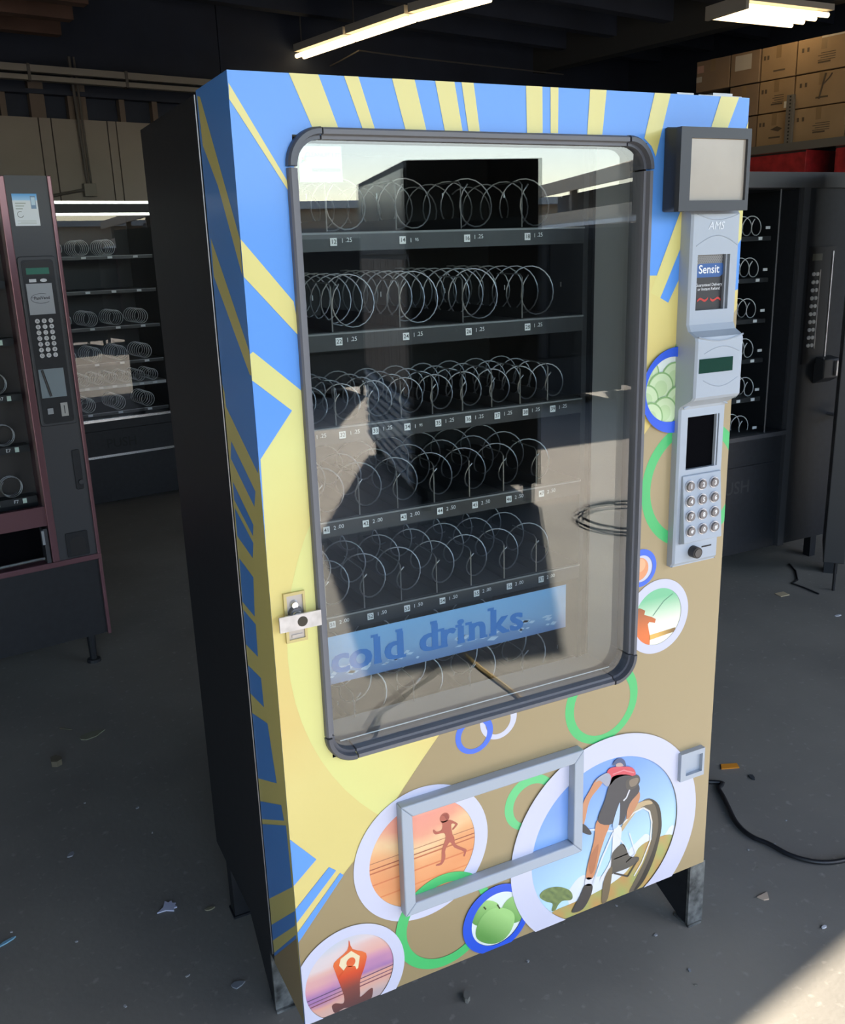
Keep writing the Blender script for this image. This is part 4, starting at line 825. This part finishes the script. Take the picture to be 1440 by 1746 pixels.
# ------------------------------------------------------------------ glass-front machine at the back
m2 = thing('vending_machine', 'black glass-front snack machine with chrome strips and a PUSH flap', 'vending machine', (0.2, 4.87, 0), R(8.5))
c = MB(); c.box(-.42, -.36, .0, .86, .02, 1.92); c.box(.705, .74, .0, .86, .02, 1.92); c.box(-.36, .705, .80, .86, .02, 1.92); c.box(-.36, .705, .02, .8, 1.86, 1.92); c.box(-.36, .705, .02, .8, .02, .56); c.build('cabinet', BLACK, m2)
MB().box(-.42, .74, -.006, .02, 1.85, 1.915).build('header', BLACK, m2)
for z in (1.918, 1.848, .566, .328): MB().box(-.42, .74, -.016, -.004, z-.008, z+.008).build('chrome_strip', CHROME, m2)
MB().box(-.42, .74, -.008, .02, .02, .32).build('kick_panel', BLACK, m2); MB().box(-.42, .74, -.008, .02, .50, .558).build('sill_panel', BLACK, m2)
fl = MB().box(-.42, .74, -.002, .02, .336, .496).build('delivery_flap', BLACK, m2)
MB().text('PUSH', 0.085, lw(.31, .405, -.0030), 0, 0.001).build('lettering', mat('emboss_black', (0.006, 0.006, 0.007), 0.7), fl)
MB().add([(-.36, .0, .575), (.705, .0, .575), (.705, .0, 1.84), (-.36, .0, 1.84)], [(0, 1, 2, 3)]).build('glass_pane', GLASS2, m2)
MB().box(-.36, .705, .60, .61, .56, 1.86).build('inner_back', INNER, m2)
WIRE2 = mat('brightened_wire', (0.8, 0.8, 0.8), 0.35, 0.3)  # wire colour raised so the spirals look lit inside the dim machines
h2 = helix_mesh(0.048, 0.045, 0.24, 0.0024, 18, 5, WIRE2); h2b = helix_mesh(0.036, 0.045, 0.24, 0.0024, 18, 5, WIRE2)
for row, (z, n, full) in enumerate(((1.60, 6, (0, 1, 2, 3, 4)), (1.385, 6, ()), (1.155, 6, (0, 1, 2, 3, 4, 5)), (.925, 6, (0, 1, 2, 3, 4, 5)), (.775, 11, range(11)), (.60, 5, range(5)))):
    t_ = MB().box(-.35, .69, .10, .58, z-.022, z).build('tray', RAIL if row != 4 else mat('pale_rail', (0.5, 0.5, 0.5), 0.4), m2)
    MB().box(-.35, .69, .098, .10, z-.004, z).build('rail_edge', mat('rail_edge_pale', (0.3, 0.31, 0.32), 0.3), t_)  # thin paler grey strip along the tray front
    pw = 1.0/n
    for k in range(n):
        x = -.34+pw*(k+.5)
        if k in full: o = link(h2 if n < 9 else h2b, 'spiral', t_); o.location = (x, .11, z+(.052 if n < 9 else .04))
        MB().box(x-.018, x+.012, .096, .098, z-.018, z-.004).build('price_tag', WHITE, t_)
for x in (-.38, .70):
    for y in (.05, .80): MB().cyl((x, y, .02), (x, y, 0), .02, n=10).build('leg', BLACK, m2)

# ------------------------------------------------------------------ dark machine beside the rack
m3 = thing('vending_machine', 'black snack machine with a T-handle standing beside the carton rack', 'vending machine', (2.2, 1.72, 0), 0)
c = MB(); c.box(0, .05, .0, .86, .12, 1.85); c.box(.85, 1.24, .0, .86, .12, 1.85); c.box(.05, .85, .80, .86, .12, 1.85); c.box(.05, .85, .02, .8, 1.78, 1.85); c.box(.05, .85, .0, .8, .12, .70); c.build('cabinet', BLACK, m3)
MB().box(0, 1.24, -.02, .02, 1.785, 1.85).build('header', mat('grey_header', (0.05, 0.052, 0.056), 0.5), m3)
MB().box(.86, .90, -.02, .0, .12, 1.785).build('column_trim', DKGREY, m3); MB().box(0, .86, -.03, .0, .68, .70).build('sill', DKGREY, m3)
f3 = MB().box(.06, .82, -.006, .0, .35, .55).build('delivery_flap', BLACK, m3); MB().text('PUSH', 0.085, lw(.56, .45, -.0070), 0, 0.001).build('lettering', mat('flap_letter', (0.03, 0.03, 0.033), 0.6), f3)
MB().add([(.05, .0, .70), (.73, .0, .70), (.73, .0, 1.78), (.05, .0, 1.78)], [(0, 1, 2, 3)]).build('glass_pane', GLASS2, m3); MB().tube([(.735, -.004, .70), (.735, -.004, 1.78)], .004, 5).build('glass_edge', DKGREY, m3)
MB().box(.05, .85, .56, .57, .70, 1.78).build('inner_back', INNER, m3)
h3 = helix_mesh(0.042, 0.055, 0.25, 0.0024, 18, 5, WIRE2)
for row in range(6):
    z = 1.585-row*.181; n = 5 if row != 4 else 7
    t_ = MB().box(.06, .75, .05, .55, z-.02, z).build('tray', RAIL, m3)
    for k in range(n):
        x = .115+(.63/n)*(k+.5); o = link(h3, 'spiral', t_); o.location = (x, .055, z+.046)
        MB().box(x-.01, x+.012, .047, .05, z-.016, z-.003).build('price_tag', WHITE, t_)
    MB().box(.71, .735, .044, .048, z+.03, z+.042).build('rail_clip', WHITE, t_)
kp = MB().box(.94, 1.10, -.010, .0, 1.0, 1.53).build('keypad_panel', INK, m3); MB().box(.955, 1.015, -.013, -.009, 1.47, 1.50).build('display', mat('dim_display', (0.10, 0.10, 0.08), 0.4), kp)
MB().tube([(1.085, -.012, 1.02), (1.085, -.012, 1.51)], .004, 6).build('edge_trim', STEEL, kp); MB().tube([(1.01, -.012, 1.07), (1.01, -.012, 1.43)], .003, 6).build('edge_trim', STEEL, kp)
for r in range(10):
    for c_ in range(2): MB().cyl((.968+c_*.024, -.010, 1.41-r*.036), (.968+c_*.024, -.016, 1.41-r*.036), .009, n=10).build('key', mat('key_pale', (0.6, 0.6, 0.6), 0.4), kp)
cup = MB().prism([(-.06, .93), (0, .90), (0, 1.03), (-.06, 1.02)], 0, 1.03, 1.14).build('bill_acceptor', DKGREY, m3, .006); MB().box(1.10, 1.125, -.075, -.058, .94, 1.01).build('acceptor_lip', STEEL, m3)
MB().cyl((1.155, 0, .744), (1.155, -.09, .744), .009, n=10).tube([(1.11, -.09, .735), (1.23, -.09, .765)], .010, 8).build('t_handle', CHROME, m3)
for x in (.05, 1.17):
    for y in (.05, .8): MB().box(x-.02, x+.02, y-.02, y+.02, 0, .12).build('leg', BLACK, m3)

# open door slab standing edge-on next to it
d2 = thing('machine_door', 'black machine door seen edge-on on a thin support rod', 'door', (3.03, 1.345, 0), R(41))
MB().box(0, .35, -.045, .045, .14, 1.86).build('door_slab', mat('slab_black', (0.03, 0.03, 0.031), 0.5), d2, .004); MB().box(.03, .33, -.055, -.045, .5, 1.75).build('door_glass', INK, d2)
MB().cyl((.03, -.01, .14), (.03, -.01, 0), .007, n=8).build('support_rod', RUBBER, d2)
MB().box(.27, .34, -.03, .03, 0, .14).build('foot_block', BLACK, d2)

# ------------------------------------------------------------------ rack with cartons and red machines beyond
RU = 6.26
rk = thing('storage_rack', 'perforated steel rack carrying the cardboard cartons', 'rack', B(RU, 3.2))
RK = lambda u, v, z: (u, v, z)
rk.rotation_euler = (0, 0, BA)
for v in (-1.25, UV(5.6, 4.165)[1]-3.2, 1.7):
    up = MB().box(-.03, .0, v-.028, v+.028, 0, 2.62).build('upright', mat('rack_grey', (0.17, 0.16, 0.145), 0.5), rk)
    hl = MB()
    for k in range(25): hl.box(-.0315, -.030, v-.010, v+.002, 2.0+k*.025, 2.012+k*.025)
    hl.build('slot_holes', INK, up)
for z in (2.245, 1.88): MB().box(-.04, .0, -1.25, 1.7, z-.03, z+.03).build('beam', mat('rack_beam', (0.15, 0.145, 0.135), 0.5), rk)
for z in (2.245, 1.88): MB().box(0, .62, -1.25, 1.7, z, z+.025).build('deck', mat('deck_board', (0.14, 0.12, 0.1), 0.8), rk)
def uvpx(p): u, v = UV(p[0], p[1]); return v
colv = [UV(5.6, y)[1] for y in (5.10, 4.76, 4.48, 4.165, 3.72, 3.25)]
rows = [(2.275, 2.515), (2.52, 2.755), (2.76, 3.0)]
names_c = {(0, 2): 'dull brown carton with two small labels, highest at the far end of the rack', (1, 2): 'dull brown carton with a large pale paper on its face', (2, 2): 'top brown carton with tape strip between the papered carton and the row end', (3, 2): 'large top carton with pale torn tape and lines of print', (4, 2): 'top carton at the near end of the rack',
           (1, 1): 'dull brown carton beneath the one with the large pale paper', (1, 0): 'dull brown carton at the bottom beside the arrow-marked carton', (2, 1): 'brown carton with a small white label in its lower corner', (2, 0): 'bottom carton printed with an arrow mark', (3, 1): 'brown carton with a dark branching stain', (3, 0): 'bottom carton with lines of print under the stained one', (4, 1): 'middle carton at the near end of the rack', (4, 0): 'bottom carton at the near end of the rack'}
for ci_ in range(5):
    for ri, (z0, z1) in enumerate(rows):
        if ci_ == 0 and ri < 2: continue
        va, vb = colv[ci_+1]+.006, colv[ci_]-.006
        jit = random.uniform(-.012, .012)
        t = thing('carton', names_c[(ci_, ri)], 'carton', B(RU+.012+abs(jit), (va+vb)/2, z0), BA, 'cartons on the rack')
        w2 = (vb-va)/2; hh = z1-z0-.004
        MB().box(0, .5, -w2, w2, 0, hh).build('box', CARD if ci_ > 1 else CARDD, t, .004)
        if (ci_, ri) != (1, 2): MB().box(-.001, 0, -.022, .022, hh*.62, hh).build('tape', CTAPE, t); MB().box(0, .5, -.022, .022, hh, hh+.001).build('tape', CTAPE, t)
        pr = MB()
        if (ci_, ri) in ((3, 2), (3, 0), (4, 2), (4, 0), (2, 1)):
            for k in range(4): y0 = -w2*.45; pr.box(-.0012, -.0006, y0, y0+w2*(.55+.1*(k % 2)), hh*.5-k*.016, hh*.5-k*.016+.005)
        if ci_ >= 2:
            for k in range(2): pr.box(-.0012, -.0006, w2*(.55+.2*k), w2*(.55+.2*k)+.018, hh*.62, hh*.62+.03)
            pr.box(-.0012, -.0006, -.06, .04, hh*.22, hh*.22+.012)
        if (ci_, ri) == (2, 0): pr.add([(-.0012, .03, hh*.5), (-.0012, -.04, hh*.5-.02), (-.0012, -.075, hh*.5+.0), (-.0012, -.03, hh*.5+.02)], [(0, 1, 2, 3)])
        if (ci_, ri) == (3, 1): pr.tube([(-.0012, -.03, hh*.95), (-.0012, -.01, hh*.6), (-.0012, .012, hh*.2)], .007, 5); pr.tube([(-.0012, -.08, hh*.92), (-.0012, -.06, hh*.8), (-.0012, -.01, hh*.6)], .005, 5)
        if pr.v: pr.build('print', CPRINT, t)['kind'] = 'stuff'
        if (ci_, ri) == (1, 2): MB().box(-.0015, -.0005, -.06, .09, hh*.45, hh*.92).build('paper', mat('pale_paper', (0.5, 0.47, 0.42), 0.7), t)
        if (ci_, ri) == (2, 1): MB().box(-.0015, -.0005, -w2*.85, -w2*.5, hh*.08, hh*.28).build('label', WHITE, t)
        if (ci_, ri) == (0, 2): MB().box(-.0015, -.0005, w2*.55, w2*.95, hh*.62, hh*.85).build('label', mat('faded_red_label', (0.5, 0.3, 0.24), 0.6), t); MB().box(-.0015, -.0005, w2*.65, w2*.98, hh*.32, hh*.5).build('label', mat('pale_paper', (0.5, 0.47, 0.42), 0.7), t)
        if (ci_, ri) == (3, 2): MB().box(-.0018, -.001, -w2*.9, w2*.1, hh-.014, hh-.002).build('torn_tape', mat('pale_paper', (0.5, 0.47, 0.42), 0.7), t)
RED = mat('chipped_red_paint', (0.36, 0.02, 0.025), 0.5, noise=0.35, scale=14)
for k, (va, vb, lab) in enumerate(((UV(5.6, 5.0)[1], UV(5.6, 3.98)[1], 'long chipped red panel box under the cartons'), (UV(5.6, 3.74)[1], UV(5.6, 3.2)[1], 'shorter red panel box past the black gap under the cartons'))):
    t = thing('red_box', lab, 'box', B(RU-.05, (va+vb)/2, 1.912), BA, 'red boxes on the lower rack deck'); w2 = abs(va-vb)/2
    MB().box(0, .5, -w2, w2, 0, .30).build('body', RED, t, .004); MB().box(-.004, 0, -w2, w2, .285, .298).build('edge_strip', RUBBER, t)

# ------------------------------------------------------------------ floor things
cb_ = [(1.4310, 0.4380), (1.4290, 0.3920), (1.3910, 0.3180), (1.3510, 0.2430), (1.3420, 0.1810), (1.3580, 0.1340), (1.3690, 0.0730), (1.3960, 0.0300), (1.4300, 0.0030), (1.4770, -0.0120), (1.5520, -0.0240)]
p3 = [(1.0, .62, .02)]+[(x, y, .008) for x, y in cb_]
fine = []
for i in range(len(p3)-1):
    P0, P1, P2, P3 = (Vector(p3[max(0, min(len(p3)-1, i+j))]) for j in (-1, 0, 1, 2))
    for k in range(5):
        t = k/5; fine.append(0.5*((2*P1)+(-P0+P2)*t+(2*P0-5*P1+4*P2-P3)*t*t+(-P0+3*P1-3*P2+P3)*t**3))
tag(MB().tube(fine, .0065, 8).build('power_cord', RUBBER, smooth=True), 'thick black power cord lying on the concrete beside the wrapped machine', 'cord')
tag(MB().tube([(x, y, .004) for x, y in [(3.1680, 1.7110), (3.1130, 1.6220), (3.0240, 1.5310), (2.9670, 1.5110), (2.9680, 1.4370), (2.9600, 1.3530)]], .004, 6).build('wire_scrap', RUBBER), 'thin bent black wire on the floor near the support rod', 'wire')
def scrap(name, lab, cat, px, size, col, h=.004, k=7, asp=1.0, rot=0.0, shape=None):
    x, y = px; n = k; pts = []
    for i in range(n):
        a = 2*math.pi*i/n; r = size*(random.uniform(.6, 1.0) if not shape else 1); pts.append((r*math.cos(a), asp*r*math.sin(a)))
    if shape: pts = [(a*size, b*size) for a, b in shape]
    c_, s_ = math.cos(rot), math.sin(rot); pts = [(x+a*c_-b*s_, y+a*s_+b*c_) for a, b in pts]
    o = MB().prism(pts, 2, 0.0008, h).build(name, mat('scrap_'+col, col, .7)); return tag(o, lab, cat)
FAN = [(-1, 0), (-.2, -.3), (.3, -.9), (.5, -.55), (.8, -.6), (.75, -.2), (1.0, 0), (.75, .2), (.85, .6), (.5, .55), (.35, 1.0), (-.2, .3)]
scrap('paper_scrap', 'white paper scrap torn like a fan with a red tip', 'scrap', [(-0.1340, 0.6820)][0], .026, 'c9cce0', shape=FAN, rot=.3)
lf = scrap('dry_leaf', 'dry pale leaf lying flat near the maroon-trimmed machine', 'leaf', [(-0.1760, 1.7010)][0], .055, '7a7a66', asp=.45, k=9, rot=.3)
scrap('dry_leaf', 'crumpled brown leaf on the floor below the pale leaf', 'leaf', [(-0.3030, 1.5650)][0], .025, '6a6250', h=.02, k=8)
scrap('twig', 'short pale twig beside the pale dry leaf', 'twig', [(-0.2480, 1.7900)][0], .03, '6d6a58', asp=.1, rot=-.7)
scrap('paper_scrap', 'tan chip of paper beside the white paper fan', 'scrap', [(-0.0390, 0.6260)][0], .014, '8f8a70', asp=.5)
scrap('paper_scrap', 'small smear of white paper on the left floor', 'scrap', [(-0.3220, 1.0330)][0], .018, '8a8c92', asp=.5, rot=.9)
scrap('plastic_scrap', 'thin light blue plastic strip by the floor edge', 'scrap', [(-0.5010, 0.7510)][0], .028, '7fb0c8', asp=.2, rot=.4)
scrap('paper_scrap', 'curled white wrapper scrap near the front leg', 'scrap', [(-0.0470, 0.3480)][0], .022, '80848a', asp=.6)
scrap('pebble', 'grey oblong pebble in front of the wrapped machine', 'pebble', [(0.3850, 0.0650)][0], .018, '77756e', h=.012, asp=.5, rot=1.0)
scrap('label_scrap', 'orange label scrap with dark print by the wrapped machine', 'scrap', [(1.5540, 0.4770)][0], .03, 'd88a20', shape=[(-1, -.35), (.9, -.4), (1, .4), (-.7, .5)], rot=-.35)
scrap('plastic_scrap', 'black plastic clip on the floor past the orange label', 'scrap', [(1.5690, 0.4000)][0], .02, '33373c', asp=.5, rot=1.1)
scrap('paper_scrap', 'triangular white and orange paper scrap on dark floor', 'scrap', [(1.1940, -0.0080)][0], .018, 'c4b09a', shape=[(-1, .4), (1, .5), (.1, -.7), (-.6, -.5)])
scrap('wood_chip', 'small square tan chip on the floor near the bent wire', 'chip', [(2.8220, 1.4380)][0], .028, 'b9a98a', shape=[(-1, -.7), (.8, -.8), (1, .7), (-.8, .8)])
scrap('paper_scrap', 'tiny white paper bit near the sunlight edge', 'scrap', [(1.2340, -0.1530)][0], .009, 'cfd0d4', asp=.5)
scrap('paper_scrap', 'small white scrap on the open floor right of the wrapped machine', 'scrap', [(2.8290, 1.1380)][0], .02, 'c4c6ca', asp=.4)
scrap('paper_scrap', 'crumpled grey newspaper piece under the dark machine', 'scrap', [(3.7060, 2.0900)][0], .10, '9a9590', h=.03, asp=.5, k=11, rot=.5)
scrap('paper_scrap', 'grey corner of newspaper poking out under the dark machine', 'scrap', [(3.6500, 2.1800)][0], .05, '7d7974', h=.02, asp=.7, k=6)
for i, p in enumerate([(-0.1170, 1.1730), (-0.2530, 1.2780), (-0.1020, 1.0250), (0.0900, 0.9780), (-0.4890, 0.7830), (-0.3510, 0.6700), (-0.1400, 0.4290), (-0.2820, 0.4080), (0.8540, 0.1440), (0.8720, 0.0180), (0.8460, -0.1420), (0.8640, -0.1040), (1.3780, 0.1310), (0.7040, 0.1570), (0.5620, 0.0930), (1.4870, 0.1920), (1.2980, 0.1470), (1.2630, 0.0830)]):
    o = scrap('grit', 'tiny pale grit fleck on the dark floor', 'grit', p, random.uniform(.004, .008), random.choice(['8b8d90', 'a5a6a8', '77746c']), h=.003, asp=.6, rot=random.random()*3, k=5); o['group'] = 'grit flecks on the floor'

# ------------------------------------------------------------------ the yard behind the camera (seen in the glass)
def yard_machine(name, lab, loc, rz, w, d, h, face, group=None):
    t = thing(name, lab, 'vending machine', loc, rz, group)
    MB().box(-w/2, w/2, 0, d, .1, h).build('cabinet', BLACK, t, .006)
    MB().box(-w/2+.02, w/2-.22, -.02, 0, .5, h-.12).build('window', INK, t); MB().box(-w/2, w/2, -.012, 0, .1, .48).build('kick_panel', DKGREY, t)
    MB().box(w/2-.2, w/2-.02, -.02, 0, .5, h-.05).build('control_column', face, t); MB().box(-w/2, w/2, -.015, 0, h-.11, h).build('header', face, t)
    for x in (-w/2+.05, w/2-.05):
        for y in (.05, d-.05): MB().box(x-.02, x+.02, y-.02, y+.02, 0, .1).build('leg', BLACK, t)
    return t
# big black machine close to the door, its back to us
bx = thing('vending_machine', 'tall black machine standing alone in the sunlit yard', 'vending machine', (2.02, -3.56, 0), R(15))
MB().box(0, .80, -1.9, 0, .12, 2.06).build('cabinet', mat('yard_black', (0.012, 0.012, 0.014), 0.6), bx)
MB().box(-.012, 0, -1.85, -.03, 1.55, 2.02).build('upper_panel', mat('yard_glass', (0.12, 0.13, 0.14), 0.25), bx)
for k in range(6): MB().box(-.012, 0, -1.85+k*.30, -1.57+k*.30, .72, 1.52).build('side_board', mat('yard_brown', (0.16, 0.12, 0.095), 0.6), bx)
for k in range(9): MB().box(-.022, 0, -1.85, -.03, .16+k*.06, .195+k*.06).build('slat', mat('yard_slat', (0.34, 0.38, 0.42), 0.5), bx)
for x in (.06, .74):
    for y in (-1.8, -.06): MB().box(x-.03, x+.03, y-.03, y+.03, 0, .12).build('leg', BLACK, bx)
YL = ['dark machine added at the end of the yard row', 'dark machine added second in the yard row', 'dark machine with pale column added to the yard row', 'dark machine added before the far yard row end for its shadow', 'dark machine added to close the yard row for its shadow']
for i, (x, y) in enumerate(((0.7, -8.5), (1.95, -8.4), (3.2, -8.3), (5.2, -6.3), (6.5, -6.0))):  # machines added for the dark mass in the reflection, last two for their shadow
    yard_machine('vending_machine', YL[i], (x, y, 0), R(190-8), 1.1, .85, 1.72+.05*(i % 3), [DKGREY, MAROON, mat('yard_pale', (0.4, 0.38, 0.34), .6)][i % 3], 'machines added for the dark reflected across the yard')
TW = mat('yard_tan_wall', (0.42, 0.33, 0.25), .8)
bd = thing('building', 'long low tan building across the yard', 'building', B(6, -26), BA)
MB().box(-16, 22, -4, 0, 0, 2.75).build('wall', TW, bd); MB().box(-16.2, 22.2, -4.2, .5, 2.75, 2.95).build('roof', mat('yard_roof', (0.5, 0.5, 0.5), .6), bd)
for k in range(9): f = MB().box(-14+k*4, -12.2+k*4, 0, .05, .9, 2.1).build('window', INK, bd)
sa = math.atan2(-5.8, 2.0)
aw = thing('shed', 'open-fronted tan shed with a sloping roof across the yard', 'shed', (6.6, -4.0, 0), sa)
CT = mat('canopy_tan', (0.60, 0.50, 0.38), .7)
MB().prism([(0, 2.50), (0, 2.62), (3.5, 3.5), (3.5, 3.38)], 0, 2.5, 14).build('roof', CT, aw)
MB().box(2.5, 14, -.06, 0, 2.45, 2.66).build('eaves_board', CT, aw); MB().box(2.5, 14, -.04, 0.0, 1.92, 2.12).build('beam', CT, aw); MB().box(2.5, 14, -.08, 0.0, 1.86, 1.92).build('gutter', WHITE, aw)
MB().box(2.5, 14, 1.2, 1.3, 0, 2.6).build('wall', mat('shed_wall', (0.10, 0.11, 0.13), .7), aw)
for k in range(4): MB().box(2.5+k*3.2, 2.62+k*3.2, 0, .12, 0, 2.5).build('post', mat('canopy_post', (0.3, 0.25, 0.2), .7), aw)
tag(MB().tube([(x, y, .006) for x, y in [(1.2520, -1.5840), (1.2380, -1.4460), (1.2390, -1.2700), (1.2350, -1.0930)]], .009, 6).build('rope', mat('yellow_rope', (0.62, 0.42, 0.14), .7)), 'pale yellow rope lying on the sunlit concrete', 'rope')
hs = [(2.95+.28*math.cos(a*.3)+a*.002, -2.75+.28*math.sin(a*.3), .012+.0006*a) for a in range(40)]
tag(MB().tube(hs, .008, 6).build('hose', RUBBER), 'coiled black hose on the sunlit concrete', 'hose')
